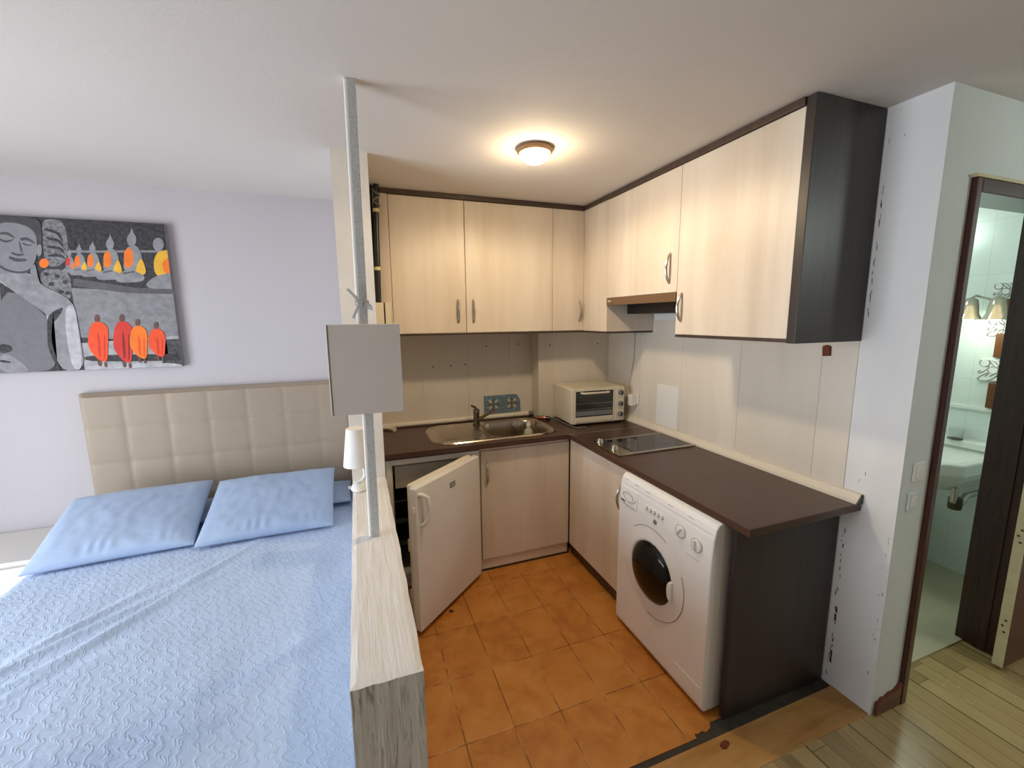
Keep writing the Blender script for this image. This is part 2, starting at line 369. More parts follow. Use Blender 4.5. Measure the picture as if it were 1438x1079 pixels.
ART = [('stone',[(-1.382,1.758),(-0.845,1.739),(-0.873,1.466),(-1.382,1.5)]),
('ground',[(-1.386,1.469),(-0.87,1.499),(-0.89,1.306),(-1.38,1.325)]),
('shrub',[(-1.003,1.48),(-0.872,1.482),(-0.888,1.327),(-1.036,1.342),(-1.003,1.391)]),
('dark',[(-1.382,1.405),(-1.066,1.399),(-0.88,1.398),(-0.884,1.358),(-1.366,1.367)]),
('pale',[(-1.376,1.352),(-1.026,1.352),(-0.888,1.325),(-0.891,1.295),(-1.381,1.314)]),
('orn',[(-1.458,2.099),(-1.369,2.1),(-1.365,1.978),(-1.383,1.898),(-1.424,1.862),(-1.462,1.866),(-1.471,1.944)]),
('dark',[(-1.451,2.056),(-1.392,2.04),(-1.382,1.987),(-1.391,1.994),(-1.402,2.027),(-1.451,2.043)]),
('dark',[(-1.452,2.012),(-1.393,2.003),(-1.383,1.959),(-1.392,1.965),(-1.403,1.99),(-1.452,2.0)]),
('dark',[(-1.453,1.969),(-1.393,1.966),(-1.385,1.932),(-1.394,1.935),(-1.404,1.952),(-1.453,1.956)]),
('dark',[(-1.454,1.925),(-1.393,1.928),(-1.386,1.904),(-1.395,1.906),(-1.405,1.915),(-1.454,1.912)]),
('orn',[(-1.494,1.855),(-1.378,1.848),(-1.383,1.717),(-1.415,1.686),(-1.5,1.756)]),
('dark',[(-1.46,1.826),(-1.462,1.822),(-1.465,1.819),(-1.468,1.817),(-1.473,1.816),(-1.477,1.817),(-1.48,1.819),(-1.482,1.822),(-1.482,1.826),(-1.481,1.829),(-1.478,1.833),(-1.474,1.835),(-1.47,1.836),(-1.466,1.835),(-1.463,1.833),(-1.461,1.83)]),
('dark',[(-1.418,1.817),(-1.42,1.813),(-1.423,1.81),(-1.427,1.808),(-1.431,1.807),(-1.435,1.808),(-1.438,1.81),(-1.44,1.813),(-1.441,1.817),(-1.439,1.821),(-1.436,1.824),(-1.433,1.826),(-1.428,1.827),(-1.424,1.826),(-1.421,1.824),(-1.419,1.821)]),
('dark',[(-1.391,1.788),(-1.392,1.784),(-1.395,1.781),(-1.399,1.778),(-1.403,1.778),(-1.407,1.778),(-1.411,1.78),(-1.413,1.784),(-1.413,1.787),(-1.412,1.791),(-1.409,1.795),(-1.405,1.797),(-1.4,1.798),(-1.396,1.797),(-1.393,1.795),(-1.391,1.792)]),
('dark',[(-1.447,1.777),(-1.449,1.773),(-1.452,1.77),(-1.455,1.767),(-1.46,1.766),(-1.464,1.767),(-1.467,1.769),(-1.469,1.772),(-1.469,1.776),(-1.468,1.78),(-1.465,1.783),(-1.461,1.786),(-1.457,1.786),(-1.453,1.786),(-1.45,1.784),(-1.448,1.781)]),
('dark',[(-1.413,1.737),(-1.414,1.733),(-1.417,1.73),(-1.421,1.728),(-1.426,1.727),(-1.43,1.727),(-1.433,1.73),(-1.435,1.733),(-1.435,1.737),(-1.434,1.741),(-1.431,1.744),(-1.427,1.746),(-1.423,1.747),(-1.419,1.746),(-1.415,1.744),(-1.413,1.741)]),
('dark',[(-1.386,1.732),(-1.387,1.728),(-1.39,1.725),(-1.394,1.723),(-1.398,1.722),(-1.402,1.723),(-1.406,1.725),(-1.408,1.728),(-1.408,1.732),(-1.407,1.736),(-1.404,1.739),(-1.4,1.741),(-1.396,1.742),(-1.391,1.742),(-1.388,1.739),(-1.386,1.736)]),
('orange',[(-1.455,1.881),(-1.458,1.871),(-1.463,1.864),(-1.47,1.858),(-1.477,1.856),(-1.484,1.858),(-1.49,1.863),(-1.493,1.87),(-1.493,1.879),(-1.49,1.888),(-1.485,1.896),(-1.478,1.902),(-1.471,1.904),(-1.464,1.902),(-1.459,1.897),(-1.456,1.89)]),
('stone_dark',[(-1.367,1.808),(-1.214,1.781),(-1.105,1.762),(-0.842,1.766),(-0.846,1.731),(-1.152,1.735),(-1.372,1.768)]),
('stone',[(-1.365,1.948),(-0.822,1.967),(-0.823,1.956),(-1.367,1.936)]),
('statue',[(-1.359,1.931),(-1.36,1.925),(-1.363,1.92),(-1.366,1.917),(-1.369,1.916),(-1.372,1.917),(-1.375,1.92),(-1.376,1.925),(-1.376,1.931),(-1.375,1.936),(-1.372,1.941),(-1.369,1.945),(-1.365,1.946),(-1.362,1.945),(-1.36,1.942),(-1.359,1.937)]),
('statue',[(-1.37,1.941),(-1.364,1.958),(-1.361,1.942)]),
('statue',[(-1.384,1.903),(-1.373,1.918),(-1.36,1.919),(-1.354,1.9),(-1.354,1.862),(-1.372,1.853),(-1.392,1.859)]),
('red',[(-1.385,1.903),(-1.373,1.915),(-1.368,1.9),(-1.373,1.872),(-1.388,1.865)]),
('orange',[(-1.372,1.86),(-1.355,1.896),(-1.349,1.857),(-1.363,1.849)]),
('statue',[(-1.408,1.846),(-1.388,1.865),(-1.365,1.86),(-1.353,1.848),(-1.361,1.837),(-1.405,1.833)]),
('stone_dark',[(-1.392,1.857),(-1.371,1.862),(-1.371,1.858),(-1.392,1.853)]),
('statue',[(-1.314,1.949),(-1.316,1.942),(-1.319,1.935),(-1.324,1.931),(-1.328,1.929),(-1.332,1.93),(-1.336,1.934),(-1.337,1.941),(-1.337,1.948),(-1.335,1.956),(-1.332,1.962),(-1.328,1.967),(-1.323,1.969),(-1.319,1.967),(-1.316,1.963),(-1.314,1.957)]),
('statue',[(-1.33,1.962),(-1.321,1.985),(-1.317,1.963)]),
('statue',[(-1.348,1.912),(-1.334,1.932),(-1.316,1.933),(-1.307,1.908),(-1.307,1.858),(-1.332,1.847),(-1.358,1.854)]),
('orange',[(-1.349,1.912),(-1.333,1.928),(-1.327,1.908),(-1.332,1.872),(-1.352,1.863)]),
('yellow',[(-1.331,1.855),(-1.309,1.903),(-1.301,1.852),(-1.319,1.841)]),
('statue',[(-1.38,1.837),(-1.352,1.862),(-1.322,1.855),(-1.306,1.839),(-1.317,1.825),(-1.375,1.821)]),
('stone_dark',[(-1.358,1.851),(-1.331,1.858),(-1.33,1.853),(-1.359,1.846)]),
('statue',[(-1.256,1.961),(-1.258,1.952),(-1.262,1.945),(-1.267,1.939),(-1.272,1.938),(-1.277,1.939),(-1.281,1.944),(-1.283,1.951),(-1.283,1.959),(-1.281,1.968),(-1.277,1.975),(-1.272,1.981),(-1.267,1.983),(-1.262,1.981),(-1.258,1.976),(-1.256,1.969)]),
('statue',[(-1.274,1.975),(-1.264,2.001),(-1.26,1.976)]),
('statue',[(-1.295,1.919),(-1.278,1.941),(-1.258,1.942),(-1.248,1.914),(-1.248,1.857),(-1.276,1.844),(-1.306,1.853)]),
('orange',[(-1.296,1.918),(-1.277,1.937),(-1.271,1.913),(-1.277,1.872),(-1.299,1.862)]),
('yellow',[(-1.275,1.853),(-1.25,1.908),(-1.241,1.85),(-1.262,1.838)]),
('statue',[(-1.331,1.833),(-1.3,1.861),(-1.265,1.854),(-1.247,1.835),(-1.259,1.819),(-1.326,1.814)]),
('stone_dark',[(-1.306,1.849),(-1.275,1.857),(-1.274,1.852),(-1.307,1.843)]),
('statue',[(-1.175,1.989),(-1.178,1.978),(-1.183,1.968),(-1.189,1.962),(-1.196,1.959),(-1.203,1.961),(-1.207,1.967),(-1.21,1.976),(-1.21,1.987),(-1.207,1.999),(-1.202,2.008),(-1.196,2.015),(-1.189,2.018),(-1.183,2.016),(-1.178,2.01),(-1.175,2.0)]),
('statue',[(-1.199,2.008),(-1.186,2.041),(-1.18,2.009)]),
('statue',[(-1.226,1.934),(-1.204,1.964),(-1.177,1.965),(-1.164,1.929),(-1.164,1.855),(-1.201,1.837),(-1.24,1.848)]),
('orange',[(-1.228,1.934),(-1.203,1.958),(-1.194,1.927),(-1.202,1.874),(-1.231,1.861)]),
('yellow',[(-1.199,1.849),(-1.167,1.92),(-1.154,1.845),(-1.181,1.829)]),
('statue',[(-1.273,1.823),(-1.232,1.859),(-1.186,1.85),(-1.162,1.826),(-1.178,1.805),(-1.266,1.799)]),
('stone_dark',[(-1.24,1.844),(-1.199,1.854),(-1.198,1.847),(-1.241,1.836)]),
('statue',[(-1.076,2.016),(-1.079,2.003),(-1.085,1.991),(-1.093,1.983),(-1.101,1.98),(-1.109,1.982),(-1.115,1.99),(-1.118,2.001),(-1.118,2.014),(-1.115,2.028),(-1.109,2.039),(-1.101,2.047),(-1.093,2.05),(-1.085,2.048),(-1.079,2.041),(-1.076,2.03)]),
('statue',[(-1.105,2.039),(-1.089,2.079),(-1.082,2.04)]),
('statue',[(-1.137,1.95),(-1.111,1.985),(-1.078,1.987),(-1.062,1.944),(-1.061,1.854),(-1.106,1.833),(-1.153,1.847)]),
('orange',[(-1.14,1.95),(-1.11,1.979),(-1.098,1.942),(-1.107,1.878),(-1.144,1.862)]),
('yellow',[(-1.104,1.848),(-1.065,1.934),(-1.049,1.843),(-1.082,1.824)]),
('statue',[(-1.193,1.816),(-1.144,1.86),(-1.088,1.849),(-1.058,1.82),(-1.077,1.794),(-1.185,1.787)]),
('stone_dark',[(-1.154,1.842),(-1.104,1.853),(-1.103,1.845),(-1.155,1.832)]),
('statue',[(-0.957,1.998),(-0.96,1.984),(-0.967,1.972),(-0.976,1.964),(-0.986,1.961),(-0.995,1.963),(-1.002,1.971),(-1.006,1.982),(-1.007,1.995),(-1.003,2.009),(-0.997,2.021),(-0.988,2.029),(-0.978,2.032),(-0.969,2.03),(-0.962,2.023),(-0.957,2.011)]),
('yellow',[(-1.016,1.848),(-1.013,1.912),(-0.985,1.965),(-0.895,1.969),(-0.903,1.894),(-0.959,1.839),(-1.001,1.825)]),
('orange',[(-0.978,1.913),(-0.899,1.937),(-0.908,1.851),(-0.973,1.839)]),
('statue',[(-1.063,1.784),(-1.009,1.833),(-0.889,1.852),(-0.899,1.76),(-1.017,1.758),(-1.052,1.763)]),
('skin',[(-1.284,1.599),(-1.286,1.591),(-1.289,1.584),(-1.294,1.579),(-1.298,1.578),(-1.302,1.579),(-1.305,1.584),(-1.306,1.591),(-1.306,1.599),(-1.304,1.608),(-1.301,1.615),(-1.297,1.619),(-1.293,1.621),(-1.289,1.619),(-1.286,1.615),(-1.284,1.608)]),
('orangered',[(-1.322,1.572),(-1.297,1.585),(-1.267,1.574),(-1.253,1.54),(-1.265,1.46),(-1.278,1.363),(-1.315,1.375),(-1.351,1.439),(-1.344,1.51)]),
('red',[(-1.299,1.541),(-1.294,1.485),(-1.302,1.389),(-1.313,1.389),(-1.306,1.497)]),
('red',[(-1.271,1.529),(-1.271,1.484),(-1.286,1.376),(-1.292,1.383),(-1.281,1.484)]),
('skin',[(-1.321,1.377),(-1.305,1.377),(-1.307,1.34),(-1.32,1.346)]),
('skin',[(-1.294,1.364),(-1.283,1.364),(-1.283,1.334),(-1.295,1.34)]),
('skin',[(-1.178,1.6),(-1.18,1.592),(-1.183,1.586),(-1.187,1.581),(-1.192,1.58),(-1.196,1.581),(-1.199,1.586),(-1.2,1.593),(-1.2,1.601),(-1.198,1.609),(-1.195,1.616),(-1.191,1.62),(-1.187,1.622),(-1.183,1.62),(-1.18,1.615),(-1.178,1.609)]),
('red',[(-1.216,1.573),(-1.191,1.586),(-1.161,1.575),(-1.148,1.54),(-1.159,1.454),(-1.173,1.353),(-1.209,1.365),(-1.244,1.432),(-1.237,1.507)]),
('darkred',[(-1.192,1.541),(-1.188,1.48),(-1.196,1.38),(-1.207,1.38),(-1.2,1.493)]),
('darkred',[(-1.165,1.53),(-1.166,1.48),(-1.181,1.366),(-1.186,1.374),(-1.175,1.48)]),
('skin',[(-1.215,1.368),(-1.2,1.367),(-1.201,1.329),(-1.214,1.335)]),
('skin',[(-1.188,1.354),(-1.177,1.354),(-1.178,1.323),(-1.19,1.329)]),
('skin',[(-1.112,1.576),(-1.114,1.569),(-1.117,1.563),(-1.12,1.558),(-1.125,1.557),(-1.128,1.558),(-1.131,1.563),(-1.132,1.569),(-1.132,1.576),(-1.131,1.584),(-1.128,1.59),(-1.124,1.594),(-1.12,1.596),(-1.116,1.594),(-1.114,1.59),(-1.112,1.584)]),
('orange',[(-1.147,1.549),(-1.124,1.561),(-1.096,1.55),(-1.084,1.515),(-1.092,1.456),(-1.103,1.372),(-1.137,1.382),(-1.171,1.438),(-1.166,1.499)]),
('orangered',[(-1.126,1.516),(-1.119,1.478),(-1.126,1.394),(-1.136,1.395),(-1.131,1.488)]),
('orangered',[(-1.1,1.504),(-1.099,1.477),(-1.111,1.383),(-1.116,1.39),(-1.108,1.477)]),
('skin',[(-1.143,1.385),(-1.128,1.384),(-1.129,1.352),(-1.142,1.357)]),
('skin',[(-1.118,1.373),(-1.108,1.373),(-1.108,1.347),(-1.119,1.352)]),
('skin',[(-1.032,1.559),(-1.033,1.552),(-1.036,1.546),(-1.04,1.542),(-1.043,1.54),(-1.047,1.542),(-1.05,1.546),(-1.051,1.552),(-1.051,1.559),(-1.05,1.566),(-1.047,1.572),(-1.043,1.576),(-1.039,1.578),(-1.036,1.576),(-1.033,1.572),(-1.031,1.566)]),
('orangered',[(-1.066,1.531),(-1.043,1.544),(-1.016,1.532),(-1.004,1.497),(-1.01,1.454),(-1.02,1.38),(-1.053,1.389),(-1.087,1.438),(-1.083,1.492)]),
('red',[(-1.045,1.498),(-1.037,1.473),(-1.042,1.4),(-1.052,1.4),(-1.049,1.482)]),
('red',[(-1.02,1.486),(-1.017,1.472),(-1.027,1.39),(-1.033,1.396),(-1.025,1.472)]),
('skin',[(-1.059,1.391),(-1.045,1.39),(-1.045,1.363),(-1.057,1.367)]),
('skin',[(-1.034,1.381),(-1.024,1.38),(-1.024,1.358),(-1.035,1.362)]),
('pale',[(-1.39,1.697),(-1.377,1.635),(-1.379,1.49),(-1.379,1.33),(-1.486,1.325),(-1.493,1.575),(-1.521,1.775),(-1.536,1.834),(-1.648,1.831),(-1.656,1.773),(-1.552,1.715),(-1.494,1.625)]),
('statue',[(-1.648,1.831),(-1.528,1.834),(-1.495,1.766),(-1.433,1.732),(-1.39,1.692),(-1.376,1.615),(-1.419,1.656),(-1.49,1.595),(-1.498,1.625),(-1.655,1.783)]),
('statue',[(-1.493,1.575),(-1.418,1.661),(-1.377,1.635),(-1.377,1.479),(-1.379,1.33),(-1.478,1.325),(-1.497,1.472)]),
('pale',[(-1.419,1.656),(-1.384,1.676),(-1.377,1.573),(-1.387,1.331),(-1.429,1.327),(-1.434,1.512)]),
('robe',[(-1.655,1.783),(-1.498,1.625),(-1.496,1.554),(-1.511,1.472),(-1.486,1.325),(-1.72,1.327)]),
('dark',[(-1.495,1.62),(-1.418,1.666),(-1.449,1.61),(-1.484,1.569),(-1.497,1.472),(-1.48,1.341),(-1.486,1.325),(-1.515,1.441),(-1.509,1.513)]),
('hairs',[(-1.609,2.102),(-1.521,2.106),(-1.458,2.094),(-1.462,2.012),(-1.475,1.943),(-1.489,1.923),(-1.482,2.001),(-1.506,2.053),(-1.555,2.073),(-1.614,2.069)]),
('face',[(-1.614,2.071),(-1.555,2.073),(-1.505,2.054),(-1.484,2.02),(-1.489,1.943),(-1.506,1.884),(-1.534,1.844),(-1.573,1.833),(-1.624,1.846),(-1.642,1.869)]),
('statue',[(-1.486,1.972),(-1.469,1.973),(-1.474,1.924),(-1.491,1.909),(-1.495,1.933)]),
('face',[(-1.534,1.844),(-1.506,1.884),(-1.506,1.795),(-1.495,1.766),(-1.528,1.805)]),
('facedark',[(-1.621,2.022),(-1.591,2.029),(-1.568,2.004),(-1.567,1.995),(-1.596,2.014),(-1.622,2.011)]),
('facedark',[(-1.547,2.0),(-1.519,2.007),(-1.494,1.981),(-1.495,1.972),(-1.521,1.991),(-1.548,1.986)]),
('facedark',[(-1.625,1.995),(-1.604,1.983),(-1.581,1.99),(-1.569,1.998),(-1.581,1.981),(-1.606,1.974),(-1.626,1.984)]),
('facedark',[(-1.542,1.979),(-1.521,1.968),(-1.5,1.973),(-1.518,1.961),(-1.541,1.967)]),
('facedark',[(-1.593,1.933),(-1.565,1.92),(-1.539,1.926),(-1.547,1.915),(-1.569,1.91),(-1.591,1.921)]),
('facedark',[(-1.601,1.911),(-1.572,1.899),(-1.536,1.9),(-1.537,1.888),(-1.576,1.881),(-1.605,1.898)]),
('facedark',[(-1.556,1.983),(-1.55,1.983),(-1.546,1.931),(-1.554,1.928)]),
('facedark',[(-1.642,1.869),(-1.617,1.843),(-1.566,1.831),(-1.533,1.844),(-1.536,1.832),(-1.59,1.823),(-1.645,1.85)]),
('dark',[(-1.698,1.478),(-1.655,1.466),(-1.651,1.441),(-1.683,1.427),(-1.705,1.433)]),
('statue',[(-1.705,1.428),(-1.662,1.416),(-1.616,1.363),(-1.601,1.326),(-1.72,1.327)]),
('dark',[(-1.71,1.397),(-1.67,1.386),(-1.667,1.375),(-1.712,1.382)])]
# ================================================================ the setting
XW, YB, ZC = 1.833, 2.96, 2.307
XL, YF, XR = -2.6, -2.6, 3.75
struct('floor', B(XL - .1, XR + .1, YF - .1, YB + .1, -.12, -.004), 'parquet', 'worn varnished strip parquet floor in front of the bathroom door', 'floor')
struct('floor_tiles', prism(BM(), [(.098, 1.066), (1.118, 1.066), (1.124, 1.085), (1.135, 1.078), (1.158, 1.082), (1.172, 1.072), (1.2, 1.082), (1.215, 1.10), (XW, 1.10), (XW, YB), (.098, YB)], FZ, -.004, 0), 'tiles', 'orange terracotta tiled floor of the kitchen corner', 'floor')
bm = BM(); prism(bm, [(.098, .905), (XW, .905), (XW, 1.046), (1.3, 1.043), (.7, 1.04), (.098, 1.036)], FZ, -.004, .0005)
struct('floor_board', bm, 'plank', 'tan threshold board between the orange tiles and the parquet', 'floor')
bm = BM(); prism(bm, [(.098, 1.036), (.7, 1.04), (1.3, 1.043), (XW, 1.046), (XW, 1.10), (1.1, 1.10), (1.1, 1.066), (.098, 1.066)], FZ, -.004, -.003)
struct('floor_gap', bm, 'subfloor', 'dark grimy open joint between tiled floor and tan board', 'floor')
struct('ceiling', B(XL - .1, XR + .1, YF - .1, YB + .1, ZC, ZC + .12), 'ceiling', 'white stippled ceiling', 'ceiling')
struct('wall_back', B(XL - .1, XR + .1, YB, YB + .1, -.1, ZC), 'wall', 'lavender white back wall behind the bed headboard', 'wall')
WY0, WY1, WZ0, WZ1 = .3, 2.1, .12, 1.98
bm = BM(); box(bm, XL - .1, XL, YF, WY0, -.1, ZC); box(bm, XL - .1, XL, WY1, YB, -.1, ZC); box(bm, XL - .1, XL, WY0, WY1, -.1, WZ0); box(bm, XL - .1, XL, WY0, WY1, WZ1, ZC)
struct('wall_left', bm, 'wall', 'white left wall with the balcony window', 'wall')
struct('wall_front', B(XL - .1, XR + .1, YF - .1, YF, -.1, ZC), 'wall', 'white wall behind the viewer', 'wall')
struct('wall_hall', B(XR, XR + .1, YF, YB, -.1, ZC), 'wallwhite', 'white wall at the far right end of the entry', 'wall')
w = E('window_1', (XL, (WY0 + WY1) / 2, WZ0), 'white balcony window in the left wall', 'window'); w['kind'] = 'structure'
bm = BM()
for y0, y1 in ((WY0, WY0 + .06), (WY1 - .06, WY1), ((WY0 + WY1) / 2 - .04, (WY0 + WY1) / 2 + .04)): box(bm, XL - .08, XL - .02, y0, y1, WZ0, WZ1)
for z0, z1 in ((WZ0, WZ0 + .06), (WZ1 - .06, WZ1)): box(bm, XL - .08, XL - .02, WY0 + .06, WY1 - .06, z0, z1)
P('window_frame', bm, 'white_plastic', w)
P('pane', B(XL - .052, XL - .048, WY0 + .06, WY1 - .06, WZ0 + .06, WZ1 - .06), 'pane', w)

# right wall, its painted end face and the wall of the bathroom door
struct('wall_right', B(XW, 1.933, 1.0, YB, -.1, ZC), 'pillar', 'white painted wall behind the hob side of the kitchen', 'wall')
bm = BM()
box(bm, XW, 1.998, .9, 1.0, -.1, ZC); box(bm, 1.998, 2.76, .9, 1.0, 2.035, ZC); box(bm, 2.76, XR, .9, 1.0, -.1, ZC)
bm.faces.ensure_lookup_table()
for f in bm.faces:
    if all(abs(v.co.x - XW) < 1e-5 for v in f.verts): f.material_index = 1
# flaked paint along the pillar: irregular thin chips of bare wood
rnd = random.Random(8)
def chips(bm, n, y0, y1, z0, z1, w, h, mi):
    for _ in range(n):
        y, z = rnd.uniform(y0, y1), rnd.uniform(z0, z1); ww, hh = rnd.uniform(.3, 1) * w, rnd.uniform(.3, 1) * h
        pts = [(y + ww * math.cos(t) * rnd.uniform(.6, 1), z + hh * math.sin(t) * rnd.uniform(.7, 1)) for t in [2 * PI * k / 9 for k in range(9)]]
        prism(bm, pts, FX, XW - .0008, XW + .001, mi)
chips(bm, 12, .91, .925, .15, .75, .0012, .012, 2); 
struct('wall_door', bm, ['wallgreen', 'pillar', 'speck'], 'white flaking pillar face and pale green wall around the bathroom door', 'wall')
bm = BM(); chips(bm, 26, 1.058, 1.072, .02, .72, .0022, .016, 0); chips(bm, 22, 1.066, 1.072, 1.45, 2.25, .0016, .02, 0); chips(bm, 3, 1.0, 1.06, .85, 2.2, .0011, .01, 0)
for z in (.1, .13, .3, .335): prism(bm, [(1.055 + rnd.uniform(0, .004), z), (1.064, z + .004), (1.066, z + .03), (1.058, z + .028)], FX, XW - .001, XW + .001)
struct('trim_1', bm, 'speck', 'dark paint flakes along the edge of the white pillar', 'paint flakes')
# washed-wood splashback on both kitchen walls
bm = BM()
ys = [1.086, 1.22, 1.62, 2.03, 2.43, YB - .004]
for a, b in zip(ys, ys[1:]): box(bm, XW - .004, XW, a + .0006, b - .0006, .80, 1.56)
struct('wall_panel_right', bm, 'panelwood', 'pale washed wood splashback above the hob worktop', 'splashback')
bm = BM()
xs = [.097, .42, .742, 1.06, 1.238]
for a, b in zip(xs, xs[1:]): box(bm, a + .0006, b - .0006, YB - .004, YB, .80, 1.56)
box(bm, 1.238, XW - .004, 2.83, YB - .004, .80, 1.56)
for x, z in ((.882, 1.385), (1.13, 1.39), (.492, 1.252), (.62, 1.253), (.724, 1.257)): prism(bm, circ(x, z, .0055, 8), FY, YB - .0052, YB - .003, 1)
for x, z in ((1.329, 1.382), (1.729, 1.383)): prism(bm, circ(x, z, .0055, 8), FY, 2.8285, 2.832, 1)
prism(bm, circ(.726, .979, .004, 8), FY, YB - .0052, YB - .003, 2)
struct('wall_panel_back', bm, ['panelwood', 'speck', 'white_plastic'], 'pale washed wood splashback behind the sink and the boxed corner', 'splashback')

# partition: post rising to the ceiling, and the rough white half wall before it
bm = BM(); box(bm, -.057, .096, 2.1, YB, -.004, ZC)
struct('wall_partition', bm, 'postpaint', 'white painted post closing the wall between bed and kitchen', 'wall')
bm = BM(); nx, ny = 10, 60
X0, X1, Y0, Y1, ZT = -.056, .097, .853, 2.1, .81
def jig(p, s): return (noise.noise(Vector(p) * s))
g = [[None] * (ny + 1) for _ in range(nx + 1)]
for i in range(nx + 1):
    for j in range(ny + 1):
        x = X0 + (X1 - X0) * i / nx; y = Y0 + (Y1 - Y0) * j / ny
        e = .0035 if i in (0, nx) or j == 0 else 0
        g[i][j] = bm.verts.new((x + (jig((x, y, 0), 14) * .0025 if i in (0, nx) else 0), y + (jig((x * 2, 7, y), 20) * .003 if j == 0 else 0), ZT - e + jig((x * 6, y * 1.2, 3), 6) * .0022))
for i in range(nx):
    for j in range(ny): bm.faces.new((g[i][j], g[i + 1][j], g[i + 1][j + 1], g[i][j + 1]))
base = {}
def dn(v):
    if v not in base: base[v] = bm.verts.new((v.co.x, v.co.y, -.004))
    return base[v]
for i in range(nx):
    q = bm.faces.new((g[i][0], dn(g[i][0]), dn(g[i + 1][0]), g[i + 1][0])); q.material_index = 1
    bm.faces.new((g[i][ny], g[i + 1][ny], dn(g[i + 1][ny]), dn(g[i][ny])))
for j in range(ny):
    bm.faces.new((g[0][j], g[0][j + 1], dn(g[0][j + 1]), dn(g[0][j])))
    bm.faces.new((g[nx][j], dn(g[nx][j]), dn(g[nx][j + 1]), g[nx][j + 1]))
struct('wall_half', bm, ['timber', 'timberv'], 'rough white painted timber half wall between bed and kitchen', 'half wall')
# slender board standing on the half wall up to the ceiling
s = E('upright_board', (.022, 1.515, ZT), 'slender white upright board with grey speckled strip on the half wall', 'post')
L = lambda z: (z - ZT) / (ZC - ZT)
def lean(x0, x1, y0, y1):
    bm = BM(); a = []
    for z in (ZT, ZC):
        dx = .010 * L(z)
        a += [bm.verts.new((x + dx, y, z)) for x, y in ((x0, y0), (x1, y0), (x1, y1), (x0, y1))]
    for f in ((0, 1, 2, 3), (4, 7, 6, 5), (0, 4, 5, 1), (1, 5, 6, 2), (2, 6, 7, 3), (3, 7, 4, 0)): bm.faces.new([a[i] for i in f])
    return bm
P('board', lean(.0015, .0375, 1.501, 1.535), 'boardedge', s, .005)
P('paper_strip', lean(.0112, .0365, 1.4995, 1.5011), 'lace', s, label='grey speckled paper strip')

# bathroom shell
struct('floor_bathroom', B(1.933, 3.4, 1.0, 2.6, -.004, .004), 'bathfloor', 'pale beige bathroom floor beyond the door', 'floor')
struct('wall_bathroom', B(3.4, 3.5, 1.0, YB, -.1, ZC), 'bathwall', 'white tiled bathroom wall with the washbasin', 'wall')
struct('wall_bathroom_end', B(1.933, 3.4, 2.6, 2.7, -.1, ZC), 'bathwall', 'white tiled far end wall of the bathroom', 'wall')
struct('trim_2', B(3.388, 3.4, 1.0, 2.6, 1.02, 1.04), 'ceramic', 'white tile ledge running along the bathroom wall', 'trim')
# door frame
d = E('door_1', (2.02, .9, 0), 'dark red brown frame of the bathroom doorway', 'door frame'); d['kind'] = 'structure'
bm = BM(); box(bm, 1.998, 2.03, .882, 1.01, 0, 2.035); P('jamb', bm, 'frame', d, .004)
bm = BM(); box(bm, 2.70, 2.76, .884, 1.03, 0, 2.035); box(bm, 2.695, 2.70, .92, .97, 0, 1.99); P('jamb', bm, 'jamb', d, .005)
bm = BM(); box(bm, 2.03, 2.70, .882, 1.01, 1.988, 2.035); P('lintel', bm, 'jamb', d, .004)
P('frame_bead', B(1.992, 2.768, .8815, .9, 2.035, 2.046), 'cream_edge', d)
struct('baseboard_right', prism(BM(), [(1.85, 0), (1.997, 0), (1.997, .10), (1.985, .085), (1.96, .07), (1.93, .072), (1.905, .06), (1.885, .065), (1.868, .05), (1.855, .055)], FY, .886, .9), 'basewood', 'short red brown skirting at the foot of the white pillar', 'skirting')

# ================================================================ bathroom things
t = E('bathroom_door', (2.95, .849, 0), 'red brown door with cream hinge edge standing open by the bathroom', 'door')
P('door_leaf', B(2.622, 3.3, .831, .867, .012, 2.0), 'doorface', t, .002)
P('edge_band', B(2.6185, 2.622, .8315, .8665, .012, 2.0), 'cream_edge', t, label='cream painted hinge edge')
for z in (.21, .635, 1.5):
    bm = BM(); box(bm, 2.6172, 2.6187, .838, .860, z - .045, z + .045)
    hg = P('hinge', bm, 'cream_edge', t)
    bm = BM()
    for k in range(3): lathe(bm, [(.0052, -.0016), (.0045, -.003), (0, -.003)], (2.6187, .85 + (.004 if k == 1 else -.004), z - .028 + .028 * k), 'x', 10)
    P('hinge_screws', bm, 'hinge', hg)
P('latch', lathe(BM(), [(.008, 0), (.008, -.006), (0, -.008)], (2.6187, .85, .97), 'x', 12), 'brass', t, smooth=True, label='small brass latch stud')

t = E('washbasin', (3.2, 1.45, .60), 'white chamfered washbasin on the tiled bathroom wall', 'washbasin')
out = [(3.386, 1.165), (2.93, 1.175), (2.83, 1.265), (2.83, 1.635), (2.93, 1.735), (3.386, 1.745)]
cx, cy = 3.1, 1.45
def sc(k, dx=0): return [(cx + dx + (x - cx) * k, cy + (y - cy) * k) for x, y in out]
bm = BM(); loops = []
for pts, z in ((sc(.62, .08), .60), (sc(.9, .03), .69), (out, .735), (out, .80), (sc(.86, 0), .80), (sc(.78, 0), .78), (sc(.45, 0), .69)): loops.append([bm.verts.new((min(x, 3.386), y, z)) for x, y in pts])
for a, b in zip(loops, loops[1:]):
    for i in range(6): bm.faces.new((a[i], a[(i + 1) % 6], b[(i + 1) % 6], b[i]))
bm.faces.new(loops[0][::-1]); bm.faces.new(loops[-1]); P('basin', bm, 'ceramic', t, .012, seg=3)
P('back_ledge', B(3.31, 3.387, 1.165, 1.745, .80, .845), 'ceramic', t, .01)
